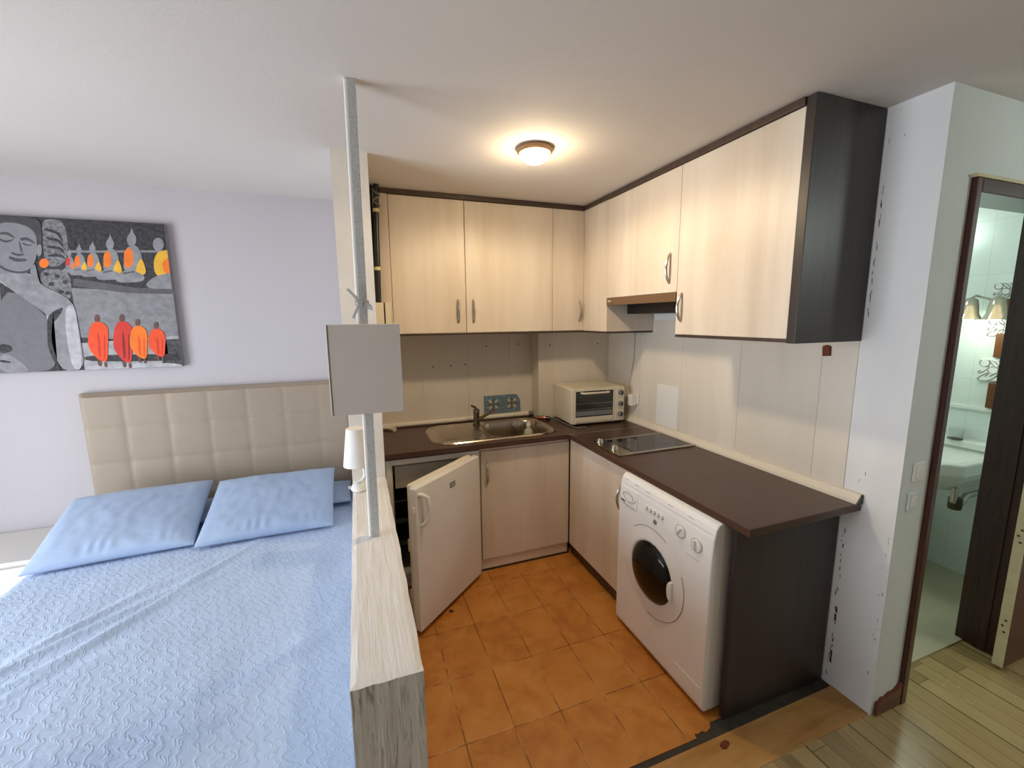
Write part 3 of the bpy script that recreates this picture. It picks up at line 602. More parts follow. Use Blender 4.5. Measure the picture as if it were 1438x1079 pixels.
P('waste_pipe', tube(BM(), [(3.03, 1.245, .64), (3.03, 1.245, .56), (3.06, 1.25, .535), (3.12, 1.25, .53), (3.14, 1.25, .55), (3.16, 1.25, .57), (3.38, 1.25, .57)], .016, 12), 'chrome', t, smooth=True)
P('trap_cup', lathe(BM(), [(0, .515), (.028, .515), (.03, .53), (.03, .575), (.018, .585)], (3.05, 1.245, 0), 'z', 16), 'hinge', t, smooth=True)
t = E('soap_cup', (3.32, 1.40, .845), 'small clear cup standing on the rim of the washbasin', 'cup')
P('cup', lathe(BM(), [(.03, .803), (.034, .86), (.031, .86), (.027, .808), (0, .808)], (3.32, 1.40, .043), 'z', 20), 'clear', t, smooth=True)
P('cup_foot', lathe(BM(), [(.034, .802), (.036, .806), (.02, .81), (0, .81)], (3.32, 1.40, .043), 'z', 20), 'hinge', t, smooth=True)
t = E('bidet', (3.2, 1.62, 0), 'white bidet below the washbasin', 'bidet')
bm = BM(); loops = []
for k, z in ((.62, .004), (.56, .05), (.62, .2), (.95, .33), (1, .38), (.86, .39), (.7, .33), (.3, .28)):
    loops.append([bm.verts.new((3.12 + .26 * k * math.cos(a), 1.62 + .18 * k * math.sin(a), z)) for a in [2 * PI * i / 28 for i in range(28)]])
for a, b in zip(loops, loops[1:]):
    for i in range(28): bm.faces.new((a[i], a[(i + 1) % 28], b[(i + 1) % 28], b[i]))
bm.faces.new(loops[0][::-1]); bm.faces.new(loops[-1]); P('bowl', bm, 'ceramic', t, smooth=True)
P('foot', prism(BM(), circ(3.05, 1.49, .13, 24, .10), FZ, .004, .05), 'ceramic', t, .01)

t = E('mirror', (3.39, 1.2, 1.04), 'mirror framed in brown wood blocks and scrollwork squares', 'mirror')
P('mirror_glass', B(3.392, 3.396, 1.02, 1.25, 1.06, 1.78), 'mirror', t)
for z0, z1 in ((1.045, 1.19), (1.335, 1.47), (1.55, 1.66)): P('wood_block', B(3.375, 3.399, 1.245, 1.318, z0, z1), 'brownwood', t, .003)
for z in (1.262, 1.505, 1.70):
    h = .062 if z < 1.3 else .05
    sq = P('scroll_square', B(3.384, 3.399, 1.31 - h, 1.31 + h, z - h, z + h), 'ceramic', t, .002)
    bm = BM()
    for i in range(3):
        for j in range(3):
            y, zz = 1.31 + (i - 1) * h * .62, z + (j - 1) * h * .62
            tube(bm, [(3.3825, y + h * .34 * math.cos(k * PI / 8 + i), zz + h * .34 * math.sin(k * PI / 8 + j)) for k in range(14)], .0017, 5)
    P('scrolls', bm, 'silver', sq)
t = E('mirror_lamp', (3.36, 1.33, 1.6), 'lit bathroom wall lamp with two bell glass shades', 'lamp')
P('lamp_bracket', tube(BM(), [(3.373, 1.33, 1.64), (3.34, 1.33, 1.65), (3.28, 1.385, 1.68), (3.26, 1.395, 1.665)], .007, 8), 'chrome', t, smooth=True)
P('lamp_bracket', tube(BM(), [(3.373, 1.322, 1.64), (3.34, 1.32, 1.65), (3.28, 1.29, 1.68), (3.26, 1.285, 1.665)], .007, 8), 'chrome', t, smooth=True)
for y in (1.395, 1.285):
    sh = P('glass_shade', lathe(BM(), [(.016, 1.668), (.03, 1.655), (.036, 1.62), (.04, 1.58), (.055, 1.548), (.053, 1.548), (.038, 1.58), (.033, 1.62), (.028, 1.65), (.012, 1.662)], (3.26, y, 0), 'z', 24), 'mercury', t, smooth=True)
    P('bulb', lathe(BM(), [(0, 1.535), (.018, 1.54), (.026, 1.56), (.02, 1.585), (.012, 1.62), (0, 1.63)], (3.26, y, 0), 'z', 16), 'bath_glow', sh, smooth=True)
# switches on the pillar end
for z0, z1, x0, x1, lb in ((.966, 1.04, 1.893, 1.957, 'white square light switch on the pale green pillar end'), (.855, .925, 1.883, 1.94, 'smaller plate below the light switch on the pillar end')):
    t = E('light_switch', ((x0 + x1) / 2, .9, z0), lb, 'light switch')
    P('plate', B(x0, x1, .893, .9, z0, z1), 'wallgreen' if z0 < .9 else 'white_plastic', t, .004)
    P('rocker', B(x0 + .014, x1 - .014, .8895, .893, z0 + .016, z1 - .016), 'white_plastic', t, .0015)
# ================================================================ kitchen furniture
def handle(parent, p0, p1, out, r=.0052):
    """bow handle: swelling flat arch with two feet"""
    p0, p1, o = Vector(p0), Vector(p1), Vector(out)
    pts = arc(p0, p1, o, 14)
    rr = [r * (.95 + .45 * math.sin(PI * i / 14)) for i in range(15)]
    return P('handle', tube(BM(), pts, rr, 8), 'chrome', parent, smooth=True)
def carcass(bm, x0, x1, y0, y1, z0, z1, t=.016, open_=()):
    """hollow cupboard box; open_ lists the missing sides"""
    if 'l' not in open_: box(bm, x0, x0 + t, y0, y1, z0, z1)
    if 'r' not in open_: box(bm, x1 - t, x1, y0, y1, z0, z1)
    if 'b' not in open_: box(bm, x0 + t, x1 - t, y1 - t, y1, z0, z1)
    if 'f' not in open_: box(bm, x0 + t, x1 - t, y0, y0 + t, z0, z1)
    if 'd' not in open_: box(bm, x0 + t, x1 - t, y0, y1 - t, z0, z0 + t)
    if 't' not in open_: box(bm, x0 + t, x1 - t, y0, y1 - t, z1 - t, z1)
    return bm
ZU, ZUT, YU, XU = 1.492, 2.279, 2.604, 1.475
# --- wall cupboards on the sink wall
t = E('double_cupboard', (.66, 2.78, ZU), 'pale wood double door wall cupboard above the sink', 'cupboard')
P('body', carcass(BM(), .10, 1.238, YU + .02, YB - .006, ZU, ZUT), 'doorwood', t)
P('filler_panel', B(.10, .212, YU, YU + .018, ZU, ZUT), 'doorwood', t, .001)
for x0, x1, hx in ((.2145, .651, .602), (.6545, 1.2395, .698)):
    dr = P('door', B(x0, x1, YU, YU + .018, ZU + .002, ZUT - .002), 'doorwood', t, .0015)
    handle(dr, (hx, YU, 1.555), (hx, YU, 1.695), (0, -.026, 0))
P('bottom_rail', B(.10, 1.2390, YU + .001, YU + .03, ZU - .012, ZU), 'darktrim', t, .001, label='dark brown lower edging')
# --- corner cupboard
t = E('corner_cupboard', (1.6, 2.78, ZU), 'corner wall cupboard with one narrow pale wood door', 'cupboard')
P('body', carcass(BM(), 1.2405, XW - .006, YU + .02, 2.828, ZU, ZUT), 'doorwood', t)
dr = P('door', B(1.2425, 1.4735, YU, YU + .018, ZU + .002, ZUT - .002), 'doorwood', t, .0015)
handle(dr, (1.441, YU, 1.555), (1.441, YU, 1.695), (0, -.026, 0))
P('side_panel', B(XU, XU + .018, 2.312, YU + .018, ZU, ZUT), 'doorwood', t, .001)
P('body_side', B(XU + .018, XW - .006, 2.312, 2.328, ZU, ZUT), 'doorwood', t)
P('bottom_rail', B(1.2405, XU + .0005, YU + .001, YU + .03, ZU - .012, ZU), 'darktrim', t, .001)
P('bottom_rail', B(XU + .001, 1.826, 2.312, YU + .03, ZU - .012, ZU), 'darktrim', t, .001, label='dark brown lower edging')
# --- cupboard over the hood
t = E('hood_cupboard', (1.65, 2.0, 1.697), 'short pale wood wall cupboard above the cooker hood', 'cupboard')
P('body', carcass(BM(), XU + .02, XW - .006, 1.702, 2.310, 1.70, ZUT, open_=('l',)), 'doorwood', t)
dr = P('door', B(XU, XU + .018, 1.702, 2.3105, 1.698, ZUT - .002), 'doorwood', t, .0015)
handle(dr, (XU, 1.755, 1.742), (XU, 1.755, 1.886), (-.026, 0, 0))
t = E('cooker_hood', (1.65, 2.0, 1.6), 'slim brown pull out cooker hood under the short cupboard', 'cooker hood')
P('hood_body', B(XU + .02, XW - .006, 1.704, 2.309, 1.662, 1.697), 'black', t)
fr = P('front_strip', B(XU - .006, XU + .02, 1.703, 2.310, 1.652, 1.696), plain('brown hood strip', '7a6048', .3, .4, .05), t, .002, label='brown metallic front strip')
P('badge', B(XU - .0072, XU - .0055, 2.262, 2.292, 1.672, 1.682), 'lightgreyprint', fr)
P('filter_box', B(1.62, XW - .006, 1.71, 2.305, 1.60, 1.662), 'black', t)
# --- big cupboard
t = E('large_cupboard', (1.65, 1.4, ZU), 'large pale wood wall cupboard with dark end panel beside the pillar', 'cupboard')
P('body', carcass(BM(), XU + .02, XW - .006, 1.118, 1.700, ZU, ZUT, open_=('l',)), 'doorwood', t)
dr = P('door', B(XU, XU + .018, 1.119, 1.6995, ZU + .002, ZUT - .002), 'doorwood', t, .0015)
handle(dr, (XU, 1.663, 1.556), (XU, 1.663, 1.69), (-.026, 0, 0))
P('end_panel', B(XU - .004, XW - .003, 1.082, 1.116, ZU - .014, ZC - .003), 'dark', t, .002, label='dark wenge end panel')
P('bottom_rail', B(XU + .001, XU + .03, 1.117, 1.7, ZU - .012, ZU), 'darktrim', t, .001, label='dark brown lower edging')
# --- cornice strip along the ceiling
bm = BM(); box(bm, .10, XU - .01, YU - .012, YU + .03, ZUT, ZC - .002); box(bm, XU - .012, XU + .03, 1.117, YU + .03, ZUT, ZC - .002)
struct('trim_3', bm, 'darktrim', 'dark brown cornice strip between wall cupboards and ceiling', 'cornice', bevel=.003)

# --- worktops
ZW = .844
bm = BM()
xa, xb, ya, yb = .748, 1.196, 2.425, 2.845      # cut-out for the sink bowl
for q in ((.108, xa, 2.345, YB - .006), (xb, 1.236, 2.345, YB - .006), (1.236, XW - .006, 2.345, 2.826), (xa, xb, 2.345, ya), (xa, xb, yb, YB - .006)): box(bm, *q, ZW - .03, ZW)
P('sink_worktop', bm, 'worktop', None, label='dark brown worktop under the sink and the mini oven', cat='worktop')
t = E('hob_worktop', (1.53, 1.7, ZW - .03), 'dark brown worktop over the washing machine with the hob set in', 'worktop')
P('top', B(1.242, XW - .006, 1.014, 2.337, ZW - .03, ZW), 'worktop', t, .003)
P('joint_strip', B(1.236, XW - .006, 2.337, 2.345, ZW - .028, ZW + .0015), 'aluminium', t, .0006, label='aluminium joint strip')
bm = BM(); prism(bm, [(XW - .005, ZW), (XW - .035, ZW), (XW - .034, ZW + .012), (XW - .02, ZW + .022), (XW - .016, ZW + .036), (XW - .005, ZW + .038)], FY, 1.014, 2.823)
t = E('moulded_upstand', (XW - .02, 1.9, ZW), 'pale moulded upstand along the right wall of the worktop', 'upstand'); P('moulding', bm, 'trimcream', t)
bm = BM(); prism(bm, [(1.79, ZW + .0), (XW - .003, ZW + .0), (XW - .003, ZW + .036), (XW - .012, ZW + .036)], FY, 1.010, 1.014)
P('end_cap', bm, 'black', t, label='black end cap')
t = E('back_upstand', (.68, 2.93, ZW), 'rounded cream upstand behind the sink', 'upstand')
P('rail', tube(BM(), [(.13, 2.935, ZW + .018), (1.2, 2.935, ZW + .018)], .018, 14), 'trimcream', t, smooth=True)
P('end_cap', tube(BM(), [(1.2, 2.935, ZW + .019), (1.232, 2.928, ZW + .019)], .0185, 12), 'wire_dark', t, smooth=True)
# loose hose ends by the upstand
bm = BM(); tube(bm, [(.135, 2.90, ZW + .014), (.16, 2.89, ZW + .016), (.185, 2.87, ZW + .014), (.2, 2.855, ZW + .012)], .011, 10); tube(bm, [(.192, 2.868, ZW + .013), (.206, 2.848, ZW + .012)], .016, 12)
P('hose_end', bm, 'trimcream', None, smooth=True, label='short cream hose end at the left end of the sink worktop', cat='hose')
bm = BM(); tube(bm, [(1.215, 2.80, ZW + .013), (1.25, 2.775, ZW + .016), (1.275, 2.76, ZW + .013)], [.012, .014, .012], 10)
P('taped_joint', bm, 'copper', None, smooth=True, label='taped copper pipe joint right of the sink bowl', cat='pipe')
bm = BM(); tube(bm, [(1.262, 2.75, ZW + .014), (1.29, 2.735, ZW + .014)], .017, 12)
P('pipe_coupling', bm, 'black', None, smooth=True, label='black pipe coupling beside the mini oven', cat='pipe')
bm = BM(); tube(bm, [(1.292, 2.734, ZW + .016), (1.31, 2.71, ZW + .024), (1.328, 2.66, ZW + .012), (1.335, 2.58, ZW + .006), (1.342, 2.50, ZW + .006), (1.352, 2.455, ZW + .005), (1.42, 2.44, ZW + .005)], .005, 8)
P('oven_cable', bm, 'wire_dark', None, smooth=True, label='grey power cable lying along the mini oven', cat='cable')

# --- fridge, door ajar
t = E('fridge', (.38, 2.64, 0), 'white undercounter fridge with its door ajar', 'fridge')
bm = BM(); carcass(bm, .112, .652, 2.372, 2.93, .02, .80, .03, open_=('f',)); box(bm, .142, .622, 2.372, 2.40, .02, .075)
P('cabinet', bm, 'fridge_white', t, .002)
bm = BM(); carcass(bm, .1425, .6215, 2.38, 2.895, .076, .7695, .006, open_=('f',)); P('liner', bm, 'fridge_in', t)
fz = P('freezer_flap', B(.16, .60, 2.40, 2.412, .62, .755), 'fridge_in', t, .004)
for z in (.26, .40, .53): P('shelf', B(.149, .615, 2.42, 2.88, z, z + .006), 'ovenglass', t)
hx, hy = .640, 2.334; dv = Vector((-.745, -.667, 0)); nv = Vector((.667, -.745, 0))
def Dp(u, w, z): return (hx + dv.x * u + nv.x * w, hy + dv.y * u + nv.y * w, z)
def dbox(u0, u1, w0, w1, z0, z1, bm=None):
    bm = bm or BM(); vs = [bm.verts.new(Dp(u, w, z)) for u in (u0, u1) for w in (w0, w1) for z in (z0, z1)]
    for f in ((0, 1, 3, 2), (4, 6, 7, 5), (0, 4, 5, 1), (2, 3, 7, 6), (0, 2, 6, 4), (1, 5, 7, 3)): bm.faces.new([vs[i] for i in f])
    return bm
dr = P('door', dbox(0, .565, -.04, 0, .026, .780), 'fridge_white', t, .006, seg=3)
P('door_liner', dbox(.02, .545, -.075, -.04, .06, .786), 'cream_plastic', dr, .012, seg=3)
P('door_bin', dbox(.06, .505, -.125, -.075, .10, .19), 'cream_plastic', dr, .006)
P('door_bin', dbox(.06, .505, -.12, -.075, .40, .47), 'cream_plastic', dr, .006)
P('handle', tube(BM(), [Dp(.545, -.004, .745), Dp(.53, .012, .742), Dp(.512, .028, .725), Dp(.505, .034, .67), Dp(.512, .03, .62), Dp(.528, .018, .592), Dp(.535, -.002, .588)], [.010, .011, .012, .0125, .012, .011, .010], 10), 'fridge_white', dr, smooth=True)
P('hinge_cap', dbox(.555, .575, -.03, -.005, .655, .69), 'fridge_white', dr, .005)
bd = P('badge', dbox(.245, .292, 0, .0015, .685, .715), 'silver', dr)
bm = BM()
for z, w in ((.707, .034), (.70, .028), (.693, .036)): dbox(.268 - w / 2, .268 + w / 2, .0015, .002, z - .0012, z + .0012, bm)
P('badge_print', bm, 'lightgreyprint', bd)

# --- base cupboards
t = E('sink_cupboard', (.95, 2.65, 0), 'pale wood base cupboard below the sink', 'cupboard')
P('body', carcass(BM(), .658, 1.262, 2.405, YB - .01, .076, .812, open_=('t',)), 'doorwood', t)
dr = P('door', B(.664, 1.262, 2.385, 2.403, .082, .786), 'doorwood', t, .0015)
handle(dr, (.700, 2.385, .575), (.700, 2.385, .715), (0, -.028, 0))
P('plinth', B(.658, 1.26, 2.395, 2.413, .012, .076), 'doorwood', t, .001)
P('plinth_gap_shade', B(.658, 1.27, 2.392, 2.413, 0, .012), 'dark', t)  # dark strip standing in for the shaded gap under the plinth
P('rail', B(.658, 1.262, 2.39, 2.405, .788, .812), 'doorwood', t)
t = E('corner_base_cupboard', (1.5, 2.1, 0), 'pale wood base cupboard between the corner and the washing machine', 'cupboard')
P('body', carcass(BM(), 1.285, XW - .008, 1.755, 2.40, .076, .812, open_=('l', 't')), 'doorwood', t)
dr = P('door', B(1.265, 1.283, 1.757, 2.375, .082, .800), 'doorwood', t, .0015)
handle(dr, (1.265, 1.80, .565), (1.265, 1.80, .71), (-.028, 0, 0))
P('plinth', B(1.285, 1.30, 1.757, 2.39, .0, .076), 'darktrim', t, .001, label='dark brown plinth')
P('end_panel', B(1.272, XW - .006, 1.086, 1.112, .0, .813), 'dark', None, .002, label='dark wenge panel closing the worktop end beside the white pillar', cat='panel')

# --- washing machine
t = E('washing_machine', (1.5, 1.428, 0), 'white front loading washing machine under the worktop', 'washing machine')
y0, y1 = 1.128, 1.728
P('casing', B(1.245, 1.80, y0 + .004, y1 - .004, .012, .800), 'white_metal', t, .006)
bm = BM(); prism(bm, [(1.262, .016), (1.212, .016), (1.203, .024), (1.2, .04), (1.2, .60), (1.2015, .68), (1.207, .75), (1.216, .79), (1.228, .806), (1.245, .812), (1.262, .812)], lambda u, v, d: (u, d, v), y0, y1)
P('front_panel', bm, 'white_metal', t, .012, seg=3)
for y in (y0 + .05, y1 - .05): P('foot', lathe(BM(), [(.02, 0), (.02, .014), (0, .014)], (1.29, y, 0), 'z', 12), 'black', t)
cy, cz = 1.463, .428
dr = P('door', lathe(BM(), [(.207, .004), (.207, -.0005), (.2, -.001), (.17, -.003), (.152, -.006), (.143, -.006), (.139, -.003), (.139, .0)], (1.2, cy, cz), 'x', 56), 'white_metal', t, smooth=True)
P('door_glass', lathe(BM(), [(.139, -.002), (.134, -.009), (.118, -.020), (.09, -.032), (.05, -.041), (0, -.044)], (1.2, cy, cz), 'x', 48), 'glassdark', dr, smooth=True)
bm = BM(); prism(bm, [(cy - .150, cz + .04), (cy - .133, cz + .038), (cy - .121, cz + .018), (cy - .119, cz - .01), (cy - .124, cz - .035), (cy - .136, cz - .052), (cy - .150, cz - .05)], FX, 1.182, 1.197)
P('door_grip', bm, 'white_metal', dr, .006, seg=3)
bm = BM()
tube(bm, [(1.1995, cy + .208 * math.cos(a), cz + .208 * math.sin(a)) for a in [PI * (.28 + .36 * k / 16) for k in range(17)]], .0013, 5)
P('door_groove', bm, 'greyprint', dr)
P('door_groove', tube(BM(), [(1.1995, cy + .208 * math.cos(a), cz + .208 * math.sin(a)) for a in [PI * (.86 + .66 * k / 20) for k in range(21)]], .0016, 5), 'greyprint', dr)
fx = lambda z: 1.2 if z < .6 else (1.2 + (z - .6) / .08 * .0015 if z < .68 else (1.2015 + (z - .68) / .07 * .0055 if z < .75 else 1.207 + (z - .75) / .04 * .009))
def decal(name, mat, y0, y1, z0, z1, th=.0012, par=t):
    bm = BM(); n = 6
    a = [(fx(z0 + (z1 - z0) * i / n) - th, z0 + (z1 - z0) * i / n) for i in range(n + 1)]; b = [(x + th * 1.6, z) for x, z in a[::-1]]
    prism(bm, a + b, lambda u, v, d: (u, d, v), y0, y1); return P(name, bm, mat, par)
dw = decal('detergent_drawer', 'white_metal', 1.582, 1.712, .672, .752, .003)
P('drawer_grip', tube(BM(), [(fx(.70) - .004, 1.69 - .1 * i / 10, .715 - .03 * math.sin(PI * i / 10)) for i in range(11)], .0022, 6), 'lightgreyprint', dw)
bm = BM(); tube(bm, [(fx(.7) - .0035, 1.655 + .04 * math.cos(k * PI / 8), .712 + .022 * math.sin(k * PI / 8)) for k in range(13)], .0016, 6); P('drawer_badge', bm, 'lightgreyprint', dw)
decal('panel_line', 'lightgreyprint', 1.14, 1.715, .7655, .7675, .0006)
decal('panel_line', 'lightgreyprint', 1.60, 1.69, .668, .6695, .0036)
bm = BM()
for k in range(7): box(bm, fx(.685) - .0042, fx(.685) - .003, 1.709 - k * .0052 - .0036, 1.709 - k * .0052, .676, .690 if k in (0, 3) else .686)
P('brand_print', bm, 'greyprint', t)
for k in range(5):
    yy = 1.515 - k * .026
    P('button', lathe(BM(), [(.0095, .002), (.0095, -.006), (.007, -.008), (0, -.008)], (fx(.716), yy, .716), 'x', 16), 'white_plastic', t, smooth=True)
    bm = BM(); tube(bm, [(fx(.716) - .006, yy + .0098 * math.cos(a), .716 + .0098 * math.sin(a)) for a in [PI * .6 + k2 * PI / 10 for k2 in range(9)]][::-1], .0013, 5); P('button_ring', bm, 'greyprint', t)
P('pilot_light', lathe(BM(), [(.011, .002), (.011, -.003), (.008, -.0045), (0, -.0045)], (fx(.675), 1.452, .675), 'x', 16), 'greyprint', t, smooth=True)
for yy, zz, an in ((1.295, .708, .55), (1.205, .694, -.12)):
    k = P('dial', lathe(BM(), [(.028, .002), (.028, -.002), (.025, -.004), (.023, -.007), (.018, -.008), (0, -.008)], (fx(zz), yy, zz), 'x', 28), 'white_plastic', t, smooth=True)
    bm = BM(); tube(bm, [(fx(zz) - .005, yy + .028 * math.cos(a), zz + .028 * math.sin(a)) for a in [2 * PI * q / 28 for q in range(29)]], .0012, 5, False); P('dial_ring', bm, 'lightgreyprint', k)
    bm = rot(B(fx(zz) - .015, fx(zz) - .007, yy - .003, yy + .003, zz - .02, zz + .02), an, (fx(zz), yy, zz), 'X'); pn = P('pointer', bm, 'white_plastic', k, .001)
    bm = rot(B(fx(zz) - .0158, fx(zz) - .0148, yy - .001, yy + .001, zz - .019, zz + .019), an, (fx(zz), yy, zz), 'X'); P('pointer_line', bm, 'greyprint', pn)
for ya, yb_, za, zb in ((1.665, 1.70, .787, .79), (1.59, 1.62, .783, .787), (1.51, 1.54, .781, .784), (1.36, 1.39, .781, .784), (1.24, 1.27, .781, .784), (1.19, 1.26, .632, .6345)): decal('panel_print', 'lightgreyprint', ya, yb_, za, zb, .0005)
P('filter_flap', prism(BM(), [(1.145, .05), (1.29, .05), (1.29, .115), (1.145, .115)], FX, 1.1985, 1.201), 'white_metal', t, .001)

# --- hob
t = E('hob', (1.52, 1.99, ZW), 'black glass two ring hob with steel control strip', 'hob')
P('glass', B(1.372, 1.772, 1.868, 2.132, ZW + .0004, ZW + .006), 'hobglass', t, .001)
P('control_strip', B(1.276, 1.372, 1.848, 2.146, ZW + .0004, ZW + .007), 'steel', t, .0015)
P('edge_strip', B(1.372, 1.778, 1.848, 1.868, ZW + .0004, ZW + .009), 'aluminium', t, .002)
P('edge_strip', B(1.372, 1.778, 2.132, 2.146, ZW + .0004, ZW + .008), 'aluminium', t, .002)
P('edge_cap', B(1.27, 1.29, 1.842, 1.872, ZW + .0004, ZW + .016), 'chrome', t, .004)
bm = BM()
for x in (1.48, 1.66):
    for r in (.075, .055): tube(bm, [(x + r * math.cos(a), 2.0 + r * math.sin(a), ZW + .0062) for a in [2 * PI * q / 40 for q in range(41)]], .0007, 4, False)
P('ring_marks', bm, 'greyprint', t)
for y in (2.105, 1.955):
    k = P('knob', lathe(BM(), [(.021, .006), (.021, .010), (.018, .014), (.017, .026), (.014, .029), (0, .029)], (1.316, y, ZW), 'z', 24), 'chrome', t, smooth=True)
    P('knob_mark', B(1.30, 1.316, y - .0012, y + .0012, ZW + .029, ZW + .0297), 'greyprint', k)

# --- sink
t = E('sink', (.8, 2.63, ZW), 'stainless steel inset sink with ribbed drainer and one bowl', 'sink')
SX0, SX1, SY0, SY1 = .392, 1.212, 2.402, 2.868
scx, scy, hw, hh, rad = (SX0 + SX1) / 2, (SY0 + SY1) / 2, (SX1 - SX0) / 2, (SY1 - SY0) / 2, .13
def sdrr(x, y, cx, cy, hw, hh, r):
    qx, qy = abs(x - cx) - hw + r, abs(y - cy) - hh + r
    return math.hypot(max(qx, 0), max(qy, 0)) + min(max(qx, qy), 0) - r
def edge(u, v):     # square border point -> rounded border point along the ray
    lo, hi = 0., 2.
    for _ in range(28):
        m = (lo + hi) / 2
        if sdrr(scx + u * hw * m, scy + v * hh * m, scx, scy, hw, hh, rad) < 0: lo = m
        else: hi = m
    return lo
def ss(a, b, x):
    x = max(0, min(1, (x - a) / (b - a))); return x * x * (3 - 2 * x)
bm = BM(); nx, ny = 150, 90; g = []
for i in range(nx + 1):
    row = []
    for j in range(ny + 1):
        u, v = -1 + 2 * i / nx, -1 + 2 * j / ny; s_ = max(abs(u), abs(v))
        k = edge(u / s_, v / s_) if s_ > 1e-6 else 1
        k = k * s_ ** 2 + (1 - s_ ** 2)
        x, y = scx + u * hw * min(k, 1.0), scy + v * hh * min(k, 1.0)
        de = -sdrr(x, y, scx, scy, hw, hh, rad)
        z = ZW + .0012 + .006 * ss(0, .006, de) - .004 * ss(.016, .026, de)
        bd_ = sdrr(x, y, .972, 2.625, .205, .185, .085)
        z -= .158 * ss(-.002, -.030, bd_) if bd_ < 0 else 0
        if x < .75:
            m = ss(.43, .47, x) * (1 - ss(.70, .74, x)) * ss(2.45, 2.475, y) * (1 - ss(2.79, 2.82, y))
            z += -.003 * m + .0035 * m * max(0, math.cos((y - 2.635) * 2 * PI / .043)) ** 2
        row.append(bm.verts.new((x, y, z)))
    g.append(row)
for i in range(nx):
    for j in range(ny): bm.faces.new((g[i][j], g[i + 1][j], g[i + 1][j + 1], g[i][j + 1]))
P('basin', bm, 'steel', t, smooth=True)
P('drain', lathe(BM(), [(.038, -.1555), (.036, -.1515), (.02, -.153), (0, -.153)], (.972, 2.625, ZW), 'z', 24), 'chrome', t, smooth=True)
P('overflow_cap', lathe(BM(), [(.014, 0.003), (.012, .008), (0, .009)], (.49, 2.455, ZW), 'z', 16), 'chrome', t, smooth=True)
t = E('mixer_tap', (.755, 2.80, ZW), 'chrome single lever mixer tap behind the sink', 'tap')
P('tap_body', lathe(BM(), [(.027, .005), (.027, .012), (.021, .016), (.0205, .075), (.022, .082), (.0235, .1), (.022, .112), (.012, .118), (0, .119)], (.755, 2.80, ZW), 'z', 24), 'tapchrome', t, smooth=True)
P('spout', tube(BM(), [(.762, 2.795, ZW + .04), (.785, 2.775, ZW + .058), (.86, 2.72, ZW + .118), (.872, 2.711, ZW + .122), (.876, 2.708, ZW + .112)], [.013, .012, .0105, .0105, .0105], 12), 'tapchrome', t, smooth=True)
P('lever', tube(BM(), [(.755, 2.80, ZW + .112), (.745, 2.815, ZW + .128), (.73, 2.84, ZW + .133)], [.012, .009, .007], 10), 'tapchrome', t, smooth=True)
t = E('soap_bottle', (1.09, 2.66, .70), 'small clear plastic bottle standing in the sink bowl', 'bottle')
P('bottle', lathe(BM(), [(0, .0), (.028, .002), (.034, .01), (.034, .10), (.028, .128), (.013, .145), (.013, .155), (0, .155)], (1.075, 2.63, .691), 'z', 24), 'milky', t, smooth=True)
P('cap', lathe(BM(), [(.0145, .155), (.0145, .172), (.01, .176), (0, .176)], (1.075, 2.63, .691), 'z', 20), 'white_plastic', t, smooth=True)
# --- blue tiles
for x0, x1, lb in ((.856, .9985, 'left blue flower tile on the splashback behind the tap'), (1.0005, 1.142, 'right blue flower tile with chipped corner behind the sink bowl')):
    t = E('decor_tile', ((x0 + x1) / 2, YB - .007, .884), lb, 'tile', 'blue tiles behind the sink')
    z0, z1 = .884, 1.018
    pts = [(x0, z0), (x1, z0), (x1, z1), (x0, z1)] if x0 < .9 else [(x0, z0), (x1, z0), (x1 - .002, z1 - .05), (x1 - .022, z1 - .012), (x1 - .04, z1), (x0, z1)]
    P('glaze', prism(BM(), pts, FY, YB - .011, YB - .004), 'bluetile', t, .001)
    bm = BM(); bm2 = BM(); cx, cz = (x0 + x1) / 2, (z0 + z1) / 2
    for k in range(8):
        a = k * PI / 4; r0, r1 = .012, .052
        pet = [(cx + r0 * math.cos(a), cz + r0 * math.sin(a)), (cx + .034 * math.cos(a + .28), cz + .034 * math.sin(a + .28)), (cx + r1 * math.cos(a + .05), cz + r1 * math.sin(a + .05)), (cx + .034 * math.cos(a - .24), cz + .034 * math.sin(a - .24))]
        prism(bm if k % 2 else bm2, pet, FY, YB - .0118, YB - .0108)
        prism(bm2 if k % 2 else bm, [(cx + .05 * math.cos(a + .3 + q), cz + .05 * math.sin(a + .3 + q)) for q in (0, .2)] + [(cx + .038 * math.cos(a + .4), cz + .038 * math.sin(a + .4))], FY, YB - .0117, YB - .0108)
    prism(bm2, circ(cx, cz, .013, 12), FY, YB - .0119, YB - .0108)
    P('flower', bm, 'rosette', t); P('flower_brown', bm2, 'rosette_dark', t)  # the darker petals are brown glaze

